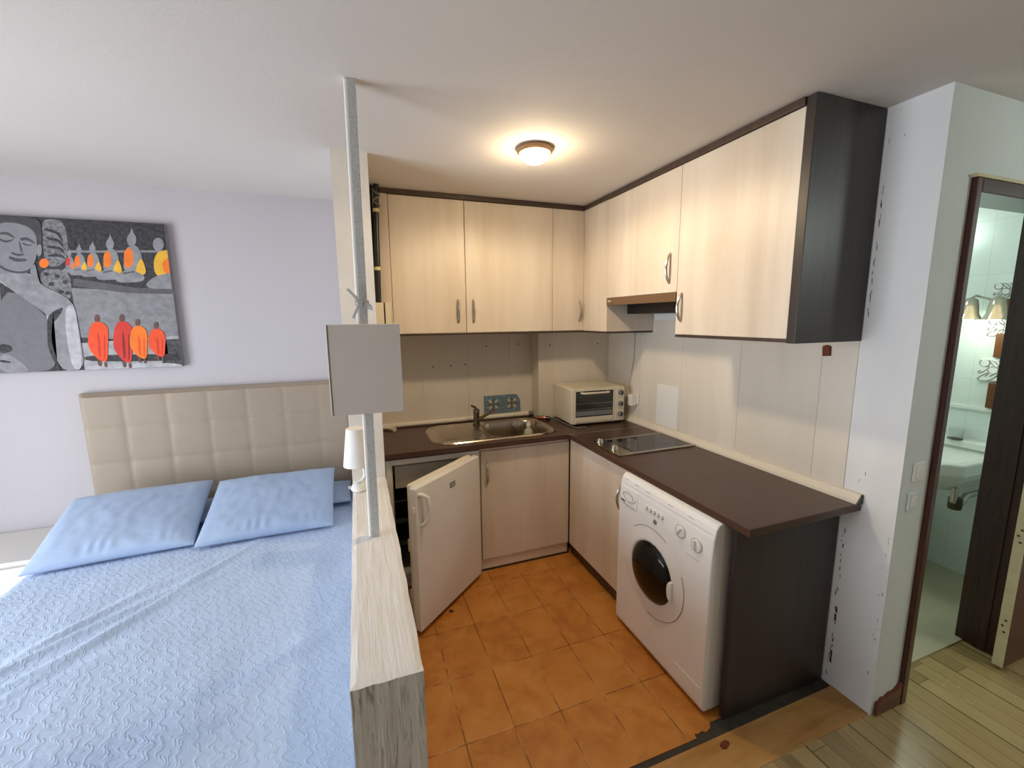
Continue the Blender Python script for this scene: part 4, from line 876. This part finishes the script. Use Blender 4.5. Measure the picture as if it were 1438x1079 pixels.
# --- mini oven
t = E('mini_oven', (1.55, 2.65, ZW), 'cream countertop mini oven with three dark knobs in the corner', 'oven')
ang = -.045; pc = (1.548, 2.5, ZW)
def ob(*a): return rotz(B(*a), ang, pc)
ox0, ox1, oz0, oz1, oy0, oy1 = 1.345, 1.752, .857, 1.103, 2.500, 2.80
bm = BM(); prism(bm, [(ox0, oz0), (ox1, oz0), (ox1, oz1 - .008), (ox1 - .008, oz1), (ox0 + .008, oz1), (ox0, oz1 - .008)], FY, oy0 + .012, oy1)
P('casing', rotz(bm, ang, pc), 'cream_plastic', t, .004)
for x in (ox0 + .04, ox1 - .04):
    for y in (oy0 + .05, oy1 - .05): P('foot', rotz(lathe(BM(), [(.012, 0), (.014, .014), (0, .014)], (x, y, ZW), 'z', 12), ang, pc), 'black', t)
bm = BM()
for q in ((ox0 + .003, ox0 + .026, oz0 + .002, oz1 - .004), (1.662, 1.676, oz0 + .002, oz1 - .004), (ox0 + .026, 1.662, oz1 - .02, oz1 - .004), (ox0 + .026, 1.662, oz0 + .002, oz0 + .008)): box(bm, q[0], q[1], oy0, oy0 + .012, q[2], q[3])
P('front_frame', rotz(bm, ang, pc), 'cream_plastic', t, .002)
dr = P('door_glass', ob(ox0 + .027, 1.661, oy0 + .002, oy0 + .010, oz0 + .047, oz1 - .021), 'ovenglass', t)
P('door_sill', ob(ox0 + .027, 1.661, oy0 - .004, oy0 + .010, oz0 + .010, oz0 + .046), 'cream_plastic', dr, .003)
hb = rotz(tube(BM(), [(1.415, oy0 + .002, oz1 - .031), (1.418, oy0 - .022, oz1 - .030), (1.43, oy0 - .027, oz1 - .030), (1.60, oy0 - .027, oz1 - .030), (1.612, oy0 - .022, oz1 - .030), (1.615, oy0 + .002, oz1 - .031)], .0075, 10), ang, pc)
P('handle', hb, 'cream_plastic', dr, smooth=True)
bm = BM()
for z in (.955, .996): tube(bm, [(ox0 + .03, oy0 + .0012, z), (1.655, oy0 + .0012, z)], .0016, 6)
P('rack', rotz(bm, ang, pc), 'aluminium', dr)
P('tray', ob(ox0 + .032, 1.655, oy0 + .0005, oy0 + .003, .912, .945), 'greyprint', dr)
cp = P('control_panel', ob(1.678, ox1 - .003, oy0 - .002, oy0 + .012, oz0 + .003, oz1 - .004), 'cream_plastic', t, .004)
for z in (1.062, .984, .910):
    k = P('knob', rotz(lathe(BM(), [(.018, -.002), (.0185, -.008), (.016, -.02), (.011, -.023), (0, -.023)], (1.716, oy0, z), 'y', 24), ang, pc), 'greyprint', cp, smooth=True, label='dark grey control knob')
    P('knob_ridge', ob(1.7135, 1.7185, oy0 - .028, oy0 - .021, z - .014, z + .014), 'black', k, .001)
for z in (1.025, .947): P('panel_print', ob(1.705, 1.729, oy0 - .0026, oy0 - .0018, z, z + .003), 'greyprint', cp)

# --- right wall bits
t = E('power_socket', (XW - .02, 2.46, .98), 'white socket with adapter plugged in right of the mini oven', 'socket')
P('plate', B(XW - .014, XW - .004, 2.43, 2.505, .975, 1.05), 'white_plastic', t, .004)
P('adapter', B(XW - .055, XW - .014, 2.445, 2.492, .965, 1.045), 'white_plastic', t, .006)
bm = BM(); tube(bm, [(XW - .012, 2.495, 1.478), (XW - .012, 2.497, 1.40), (XW - .011, 2.50, 1.30), (XW - .012, 2.53, 1.16), (XW - .016, 2.545, 1.09), (XW - .03, 2.52, 1.055), (XW - .04, 2.49, 1.04), (XW - .045, 2.475, 1.046)], .0028, 8)
P('hood_cable', bm, 'wire', None, smooth=True, label='thin cable hanging from the wall cupboard to the socket', cat='cable')
P('cover_plate', B(XW - .0075, XW - .004, 2.048, 2.246, .884, 1.150), 'white_plastic', None, .001, label='plain whitish rectangular cover plate on the wall behind the hob', cat='cover plate')
bm = BM(); prism(bm, [(1.185, 1.413), (1.215, 1.41), (1.218, 1.45), (1.205, 1.457), (1.187, 1.452)], FX, XW - .016, XW - .004)
t = P('rust_chip', bm, 'rust', None, .003, label='small rusty brown wood chip on the wall below the large cupboard', cat='wood chip')
# --- pipes at the left end
t = E('riser_pipe', (.13, 2.55, 1.67), 'black riser pipe with pale clips beside the white post', 'pipe')
P('pipe', tube(BM(), [(.152, 2.55, ZC - .002), (.143, 2.55, 2.1), (.132, 2.55, 1.675)], .016, 12), 'black', t, smooth=True)
P('pipe', tube(BM(), [(.118, 2.57, ZC - .002), (.116, 2.57, 1.675)], .014, 12), 'black', t, smooth=True)
for z, x in ((2.17, .146), (1.86, .137)): P('clip', tube(BM(), [(x, 2.55, z - .009), (x, 2.55, z + .009)], .0185, 14), 'tape', t, smooth=True, label='pale yellow clip')
P('coil', tube(BM(), [(.150 + .018 * math.cos(k * .9), 2.535, 2.19 + k * .008) for k in range(12)], .005, 6), 'wire_dark', t, smooth=True)
t = E('junction_box', (.155, 2.56, 1.55), 'cream junction box at the foot of the black riser pipe', 'junction box')
P('box', B(.112, .158, 2.535, 2.598, 1.545, 1.674), 'cream_plastic', t, .003)
P('lid', B(.166, .196, 2.54, 2.598, 1.545, 1.674), 'cream_plastic', t, .002)
P('gap_plate', B(.158, .166, 2.55, 2.598, 1.545, 1.674), 'black', t)
# --- ceiling lamp
t = E('ceiling_lamp', (.778, 1.817, ZC), 'small round lit ceiling lamp above the kitchen floor', 'ceiling lamp')
P('base_ring', lathe(BM(), [(.072, -.0005), (.077, -.006), (.077, -.018), (.070, -.024), (.064, -.022), (.064, -.001)], (.778, 1.817, ZC), 'z', 40), plain('bronzed ring', '8a6a4c', .4, .3), t, smooth=True)
P('glass_dome', lathe(BM(), [(.063, -.016), (.062, -.024), (.055, -.042), (.042, -.055), (.022, -.063), (0, -.065)], (.778, 1.817, ZC), 'z', 36), 'lamp_glow', t, smooth=True)
# --- dirt on the floor
bm = BM(); prism(bm, [(1.175, 1.0), (1.19, .995), (1.212, 1.003), (1.222, 1.012), (1.21, 1.021), (1.19, 1.02), (1.178, 1.014)], FZ, .0005, .004)
P('wood_chip', bm, 'rust', None, label='flat dark brown chip lying on the tan threshold board', cat='debris')
bm = BM(); tube(bm, [(.388, 2.098, .005), (.4, 2.088, .006), (.408, 2.09, .005)], [.003, .005, .004], 8)
P('crumb', bm, 'speck', None, label='dark crumb on the tiles in front of the fridge door', cat='debris')
# ================================================================ bed side
t = E('bed', (-.75, 1.9, 0), 'double bed below the blue quilted bedspread', 'bed')
P('base', B(-1.405, -.085, .90, 2.845, .10, .27), 'sheet', t, .01)
P('mattress', B(-1.41, -.08, .895, 2.85, .27, .487), 'sheet', t, .04, seg=4)
for x in (-1.35, -.14):
    for y in (.98, 2.76): P('leg', lathe(BM(), [(.022, -.004), (.03, .10), (0, .10)], (x, y, 0), 'z', 14), 'dark', t)
t = E('headboard', (-.75, 2.92, 0), 'beige tufted leatherette headboard against the back wall', 'headboard')
bm = BM(); HX0, HX1, HZ0, HZ1 = -1.425, -.066, .217, 1.197; cell = .1965; nx, nz = 138, 100; g = []
def puff(x, z):
    u = (x - HX0) / cell % 1; v = (HZ1 - z) / cell % 1
    a = min(u, 1 - u) * cell; b = min(v, 1 - v) * cell
    ex = min(x - HX0, HX1 - x, HZ1 - z)
    seam = 1 - .75 * math.exp(-a / .009) - .75 * math.exp(-b / .009)
    dimple = math.exp(-(a * a + b * b) / .0007)
    bul = (math.sin(PI * u) * math.sin(PI * v)) ** .45
    y = .0050 * (.5 * max(seam, -.2) + .5 * bul) - .003 * dimple
    return y * ss(0, .03, ex) + .030 * ss(0, .02, ex)
for i in range(nx + 1):
    row = []
    for j in range(nz + 1):
        x = HX0 + (HX1 - HX0) * i / nx; z = HZ0 + (HZ1 - HZ0) * j / nz
        row.append(bm.verts.new((x, 2.925 - puff(x, z), z)))
    g.append(row)
for i in range(nx):
    for j in range(nz): bm.faces.new((g[i][j], g[i + 1][j], g[i + 1][j + 1], g[i][j + 1]))
P('padding', bm, 'headboard', t, smooth=True)
P('frame', B(HX0, HX1, 2.9245, 2.956, HZ0, HZ1), 'headboard', t, .004)
for x in (-1.2, -.3): P('leg', B(x - .03, x + .03, 2.927, 2.955, -.004, HZ0), 'dark', t)
# bedspread
def wr(x, y):
    """soft folds of the spread: a bundle of long diagonal creases plus gentle lumps"""
    d = (x + .90) * .75 - (y - 1.75) * .66      # across the creases
    l = (x + .90) * .66 + (y - 1.75) * .75 + .35
    f = math.exp(-((l - .35) / .5) ** 2)
    z = 0
    for c, a, w_ in ((.0, .011, .017), (-.05, .013, .016), (-.095, .008, .016), (-.15, .005, .02), (.06, .006, .02), (.13, .003, .03)):
        cc = c + .03 * math.sin(l * 5 + c * 40)
        z += a * math.exp(-((d - cc) / w_) ** 2) * f
    d2 = (x + .2) * .63 - (y - 1.46) * .78; z += .007 * math.exp(-(d2 / .05) ** 2) * ss(-.55, -.25, x)
    z += .005 * noise.noise(Vector((x * 4, y * 4, 1))) + .003 * noise.noise(Vector((x * 11, y * 7, 5)))
    return z
bm = BM(); nx, ny = 150, 180; g = []
XE0, XE1 = -1.425, -.062
for i in range(nx + 1):
    row = []
    for j in range(ny + 1):
        s_ = -.30 + (1.363 + .30) * i / nx      # arc length from the left edge, negative hangs down
        t_ = -.30 + (2.795 - .88 + .30) * j / ny
        x, zx = XE0 + s_, 0
        R_ = .055
        def roll(a):
            if a >= R_: return a, 0
            th = (R_ - a) / R_
            if th < PI / 2: return R_ - R_ * math.sin(th), -(R_ - R_ * math.cos(th))
            return 0, -R_ - (th - PI / 2) * R_
        dx, z1 = roll(s_); dy, z2 = roll(t_)
        x = XE0 + dx; y = .88 + dy; z = .4975 + z1 + z2
        if z1 < 0: x -= .012 * math.sin(y * 17) * min(1, -z1 / .2)
        if z2 < 0: y -= .012 * math.sin(x * 17) * min(1, -z2 / .2)
        if z1 == 0 and z2 == 0: z += wr(x, y) * ss(0, .1, min(s_, t_)) * ss(0, .06, XE1 - x)
        row.append(bm.verts.new((x, y, max(z, .06))))
    g.append(row)
for i in range(nx):
    for j in range(ny):
        f = [g[i][j], g[i + 1][j], g[i + 1][j + 1], g[i][j + 1]]
        if f[0].co.x < -1.40 and f[0].co.y < .9 and f[0].co.z < .3: continue
        bm.faces.new(f)
bmesh.ops.delete(bm, geom=[v for v in bm.verts if not v.link_faces], context='VERTS')
o = P('bedspread', bm, 'quilt', None, smooth=True, label='pale blue quilted bedspread covering the bed', cat='bedspread')
sm = o.modifiers.new('thick', 'SOLIDIFY'); sm.thickness = .006; sm.offset = 1
# pillows
def pillow(cx, cy, cz, lx, ly, th, tilt, yaw, seed, name, label, group='blue pillows'):
    bm = BM(); n = 72; top = []; bot = []
    for i in range(n + 1):
        a, b = [], []
        for j in range(n + 1):
            u, v = -1 + 2 * i / n, -1 + 2 * j / n
            e = max(0, (1 - abs(u) ** 2.6)) ** .45 * max(0, (1 - abs(v) ** 2.6)) ** .45
            pin = 1 - .045 * (1 - abs(u) ** 2) * (abs(v) ** 3) ; pin2 = 1 - .012 * (1 - abs(v) ** 2) * (abs(u) ** 3)
            nz_ = .008 * noise.noise(Vector((u * 1.8 + seed, v * 1.8, seed))) + .003 * noise.noise(Vector((u * 7, v * 4 + seed, 3)))
            # short gathers along the front seam
            ga = .0025 * math.sin(u * 30 + 3 * math.sin(u * 7 + seed)) * math.exp(-((v + .8) / .14) ** 2) * (1 - u * u)
            x, y = u * lx / 2 * pin2, v * ly / 2 * pin
            a.append(Vector((x, y, th / 2 * e + (nz_ + ga) * min(1, e * 1.6) + .003)))
            b.append(Vector((x, y, -th / 2 * e * .8 - .003)))
        top.append(a); bot.append(b)
    mt = Matrix.Translation((cx, cy, cz)) @ Matrix.Rotation(yaw, 4, 'Z') @ Matrix.Rotation(tilt, 4, 'X')
    T = [[bm.verts.new(mt @ p) for p in r] for r in top]; Bo = [[bm.verts.new(mt @ p) for p in r] for r in bot]
    for i in range(n):
        for j in range(n):
            bm.faces.new((T[i][j], T[i + 1][j], T[i + 1][j + 1], T[i][j + 1])); bm.faces.new((Bo[i][j], Bo[i][j + 1], Bo[i + 1][j + 1], Bo[i + 1][j]))
    for i in range(n):
        bm.faces.new((T[i][0], Bo[i][0], Bo[i + 1][0], T[i + 1][0])); bm.faces.new((T[i][n], T[i + 1][n], Bo[i + 1][n], Bo[i][n]))
        bm.faces.new((T[0][i], T[0][i + 1], Bo[0][i + 1], Bo[0][i])); bm.faces.new((T[n][i], Bo[n][i], Bo[n][i + 1], T[n][i + 1]))
    return P(name, bm, 'pillow', None, smooth=True, label=label, cat='pillow', group=group)
pillow(-1.118, 2.70, .536, .645, .33, .055, .0, .0, 2.2, 'pillow', 'blue pillow lying underneath the left blue pillow')
pillow(-.400, 2.70, .536, .63, .33, .055, .0, .0, 5.1, 'pillow', 'blue pillow peeking out underneath the right blue pillow beside the half wall')
pillow(-1.105, 2.52, .600, .605, .51, .11, .29, .07, 1.3, 'pillow', 'left blue pillow leaning against the beige headboard')
pillow(-.474, 2.505, .600, .605, .51, .11, .29, .01, 7.7, 'pillow', 'right blue pillow leaning against the headboard near the half wall')
# nightstand
t = E('nightstand', (-1.72, 2.75, 0), 'white nightstand on the left of the bed', 'nightstand')
P('body', B(-1.97, -1.50, 2.57, 2.95, .04, .44), 'night', t, .002)
P('top', B(-1.98, -1.49, 2.555, 2.952, .44, .462), 'night', t, .003)
for z0, z1 in ((.06, .235), (.245, .43)):
    dr = P('drawer', B(-1.96, -1.51, 2.556, 2.57, z0, z1), 'night', t, .002)
    P('knob', lathe(BM(), [(.006, 0), (.006, -.012), (.013, -.02), (.01, -.026), (0, -.027)], (-1.735, 2.556, (z0 + z1) / 2), 'y', 16), 'chrome', dr, smooth=True)
for x in (-1.94, -1.53):
    for y in (2.6, 2.92): P('foot', B(x - .02, x + .02, y - .02, y + .02, -.004, .04), 'night', t)
# canvas picture
t = E('canvas_picture', (-1.5, 2.94, 1.325), 'grey canvas print of a stone statue and monks in orange robes', 'picture')
CX0, CX1, CZ0, CZ1 = -2.13, -.944, 1.325, 2.107
P('canvas', B(CX0, CX1, 2.926, 2.957, CZ0, CZ1), 'art_stone', t, .002)
names = ['bg']; mats = ['art_bg']
bm = BM()
EX = [('bg', [(CX0, CZ0), (CX1, CZ0), (CX1, CZ1), (CX0, CZ1)]), ('statue', [(-2.13, 1.325), (-1.70, 1.325), (-1.66, 1.75), (-1.80, 1.83), (-2.13, 1.70)]), ('robe', [(-1.95, 1.325), (-1.6, 1.325), (-1.6, 1.62), (-1.75, 1.80)]), ('hairs', [(-1.85, 2.107), (-1.60, 2.107), (-1.60, 1.95), (-1.82, 1.98)]), ('face', [(-1.83, 2.0), (-1.6, 2.07), (-1.6, 1.78), (-1.72, 1.77), (-1.80, 1.85)])]
clampx = lambda x: max(CX0 + .001, min(CX1 - .001, x)); clampz = lambda z: max(CZ0 + .001, min(CZ1 - .001, z))
for k, (m, pts) in enumerate(EX + ART):
    if 'art_' + m not in mats: mats.append('art_' + m)
    mi = mats.index('art_' + m); yy = 2.9258 - .00004 * (k + 1)
    pp = []
    if k > 4 and m not in ('stone', 'ground', 'bg', 'shrub', 'stone_dark') and len(pts) > 3:
        for _ in range(2):     # round the outline
            pts = [q for a_, b_ in zip(pts, pts[1:] + pts[:1]) for q in ((a_[0] * .78 + b_[0] * .22, a_[1] * .78 + b_[1] * .22), (a_[0] * .22 + b_[0] * .78, a_[1] * .22 + b_[1] * .78))]
    for x, z in pts:
        q = (clampx(x), clampz(z))
        if not pp or (abs(q[0] - pp[-1][0]) + abs(q[1] - pp[-1][1])) > 1e-4: pp.append(q)
    if len(pp) < 3: continue
    try:
        f = bm.faces.new([bm.verts.new((x, yy, z)) for x, z in pp]); f.material_index = mi
    except ValueError: pass
bmesh.ops.triangulate(bm, faces=bm.faces[:])
P('printed_image', bm, mats, t)
# lamp on the half wall
lx, ly = -.024, 1.975
t = E('small_lamp', (lx, ly, .81), 'small white lamp with tapered shade on the half wall before the post', 'lamp')
P('base', lathe(BM(), [(0, .811), (.036, .812), (.04, .82), (.034, .836), (.02, .848), (.012, .852), (0, .853)], (lx, ly, 0), 'z', 28), 'white_plastic', t, smooth=True)
P('stem', tube(BM(), [(lx - .012, ly, .84), (lx + .012, ly, .852), (lx + .027, ly, .875), (lx + .026, ly, .905), (lx + .012, ly, .945), (lx, ly, .99)], [.013, .012, .010, .009, .008, .007], 12), 'white_plastic', t, smooth=True)
P('lamp_shade', lathe(BM(), [(.062, .930), (.041, 1.10), (.039, 1.10), (.060, .930)], (lx - .002, ly, 0), 'z', 36), 'shadefabric', t, smooth=True)
P('shade_top', lathe(BM(), [(.0392, 1.097), (.0392, 1.0992), (.0, 1.0995)], (lx - .002, ly, 0), 'z', 30), 'shadefabric', t)
P('switch_knob', lathe(BM(), [(.006, 0), (.007, -.012), (0, -.014)], (lx - .036, ly, .828), 'x', 10), 'white_plastic', t, smooth=True)
# hanging board with ribbon
bm = BM(); prism(bm, [(-.088, 1.488), (-.082, 1.478), (.140, 1.478), (.140, 1.4985), (-.088, 1.4985)], FZ, 1.265, 1.561)
f_ = bm.faces
t = E('hanging_board', (.026, 1.49, 1.265), 'blank pale grey square board hanging on the upright strip', 'board')
P('panel', bm, 'boardgrey', t)
P('edge_lip', B(-.0895, -.0862, 1.4762, 1.4985, 1.264, 1.562), 'boardedge', t, .0008, label='white painted left edge')
P('edge_lip', B(-.0862, .1405, 1.477, 1.4985, 1.561, 1.5632), 'boardedge', t, .0006)
t = E('ribbon_bow', (.022, 1.49, 1.58), 'silver grey ribbon bow tied round the upright strip above the board', 'ribbon')
def ribbon(pts, w, bmr):
    pts = [Vector(p) for p in pts]; A_ = []
    for i, p in enumerate(pts):
        tt = (pts[min(i + 1, len(pts) - 1)] - pts[max(i - 1, 0)]).normalized(); s2 = tt.cross(Vector((.25, 1, .1))).normalized() * w * .36
        A_.append([bmr.verts.new(p + s2 + Vector((0, d, 0))) for d in (-.0006, .0006)] + [bmr.verts.new(p - s2 + Vector((0, d, 0))) for d in (.0006, -.0006)])
    for a, b in zip(A_, A_[1:]):
        for k in range(4): bmr.faces.new((a[k], a[(k + 1) % 4], b[(k + 1) % 4], b[k]))
    bmr.faces.new(A_[0]); bmr.faces.new(A_[-1][::-1])
    return bmr
P('band', B(.0045, .0480, 1.4955, 1.4995, 1.622, 1.640), 'ribbon', t, .001)
P('knot', lathe(BM(), [(0, -.012), (.008, -.008), (.009, .0), (.008, .008), (0, .012)], (.019, 1.490, 1.630), 'x', 12), 'ribbon', t, smooth=True)
P('loop', ribbon([(.018, 1.49, 1.630), (.006, 1.486, 1.650), (-.012, 1.484, 1.672), (-.018, 1.486, 1.676), (-.006, 1.489, 1.664), (.010, 1.491, 1.648), (.018, 1.49, 1.632)], .012, BM()), 'ribbon', t)
P('loop', ribbon([(.020, 1.49, 1.630), (.036, 1.486, 1.632), (.052, 1.485, 1.622), (.056, 1.486, 1.610), (.044, 1.489, 1.616), (.024, 1.49, 1.628)], .012, BM()), 'ribbon', t)
P('tail', ribbon([(.018, 1.488, 1.628), (.010, 1.485, 1.612), (.002, 1.486, 1.596), (-.004, 1.488, 1.582)], .013, BM()), 'ribbon', t)

# ================================================================ light and camera
def light(name, typ, loc, power, col, size=None, rot=(0, 0, 0), size_y=None, spread=None):
    l = bpy.data.lights.new(name, typ); l.energy = power; l.color = col
    if typ == 'AREA':
        l.shape = 'RECTANGLE' if size_y else 'SQUARE'; l.size = size
        if size_y: l.size_y = size_y
        if spread: l.spread = spread
    elif size is not None: l.shadow_soft_size = size
    o = bpy.data.objects.new(name, l); COL.objects.link(o); o.location = loc; o.rotation_euler = rot; return o
light('window_daylight', 'AREA', (XL - .16, (WY0 + WY1) / 2, (WZ0 + WZ1) / 2), POW['win'], (.87, .93, 1.0), 1.75, (0, -PI / 2, 0), 1.8)
light('kitchen_lamp_glow', 'POINT', (.778, 1.817, ZC - .10), POW['lamp'] * .18, (1.0, .79, .50), .05)
lo = light('kitchen_lamp_light', 'SPOT', (.778, 1.817, ZC - .075), POW['lamp'], (1.0, .79, .52), .05); lo.data.spot_size = math.radians(176); lo.data.spot_blend = .35
for y in (1.395, 1.285): light('bathroom_bulb_light', 'POINT', (3.22, y, 1.5), POW['bath'], (.86, 1.0, .88), .03)
t = E('hall_fill_lamp', (3.0, -.3, ZC), 'unseen opal ceiling lamp added to brighten the entry hall', 'ceiling lamp')  # lamp out of view, added to brighten the hall wall and parquet
P('fill_lamp_plate', lathe(BM(), [(.11, -.0005), (.11, -.02), (0, -.02)], (3.0, -.3, ZC), 'z', 32), 'white_metal', t)
P('fill_lamp_bowl', lathe(BM(), [(.14, -.02), (.135, -.05), (.09, -.085), (0, -.1)], (3.0, -.3, ZC), 'z', 32), emis('lit fill lamp bowl', 'f4fff8', 6), t, smooth=True)
light('hall_fill_light', 'POINT', (3.0, -.3, ZC - .16), POW['hall'], (.90, 1.0, .93), .1)
t = E('bathroom_fill_lamp', (2.55, 1.9, ZC), 'unseen opal ceiling lamp added to brighten the bathroom', 'ceiling lamp')  # second unseen lamp, added for even light inside the bathroom
P('fill_lamp_plate', lathe(BM(), [(.11, -.0005), (.11, -.02), (0, -.02)], (2.55, 1.9, ZC), 'z', 32), 'white_metal', t)
P('fill_lamp_bowl', lathe(BM(), [(.14, -.02), (.135, -.05), (.09, -.085), (0, -.1)], (2.55, 1.9, ZC), 'z', 32), emis('lit fill lamp bowl', 'f4fff8', 6), t, smooth=True)
light('bathroom_fill_light', 'POINT', (2.55, 1.9, ZC - .16), POW['bathc'], (.84, 1.0, .90), .1)
wd = bpy.data.worlds.new('daylight'); S.world = wd; wd.use_nodes = True
bg = wd.node_tree.nodes['Background']; bg.inputs[0].default_value = (.75, .87, 1, 1); bg.inputs[1].default_value = POW['world']

cam = bpy.data.cameras.new('camera'); co = bpy.data.objects.new('camera', cam); COL.objects.link(co); S.camera = co
F = 596.39; cam.sensor_fit = 'HORIZONTAL'; cam.sensor_width = 36; cam.lens = F / 1438 * 36; cam.clip_start = .02
yaw, pitch, roll = .3496, .1518, -.0096
f = Vector((math.sin(yaw) * math.cos(pitch), math.cos(yaw) * math.cos(pitch), -math.sin(pitch))); r = Vector((math.cos(yaw), -math.sin(yaw), 0)); u = r.cross(f)
c_, s_ = math.cos(roll), math.sin(roll)
r2, u2 = r * c_ + u * s_, u * c_ - r * s_
co.matrix_world = Matrix(((r2.x, u2.x, -f.x, 0), (r2.y, u2.y, -f.y, 0), (r2.z, u2.z, -f.z, 1.575), (0, 0, 0, 1)))
vs = S.view_settings; vs.view_transform = 'Standard'; vs.look = 'None'; vs.exposure = POW['exp']; vs.gamma = 1; vs.use_curve_mapping = False
S.display_settings.display_device = 'sRGB'
S.cycles.max_bounces = 12; S.cycles.diffuse_bounces = 6; S.cycles.use_denoising = True
S.cycles.sample_clamp_indirect = 6; S.cycles.caustics_reflective = False; S.cycles.caustics_refractive = False
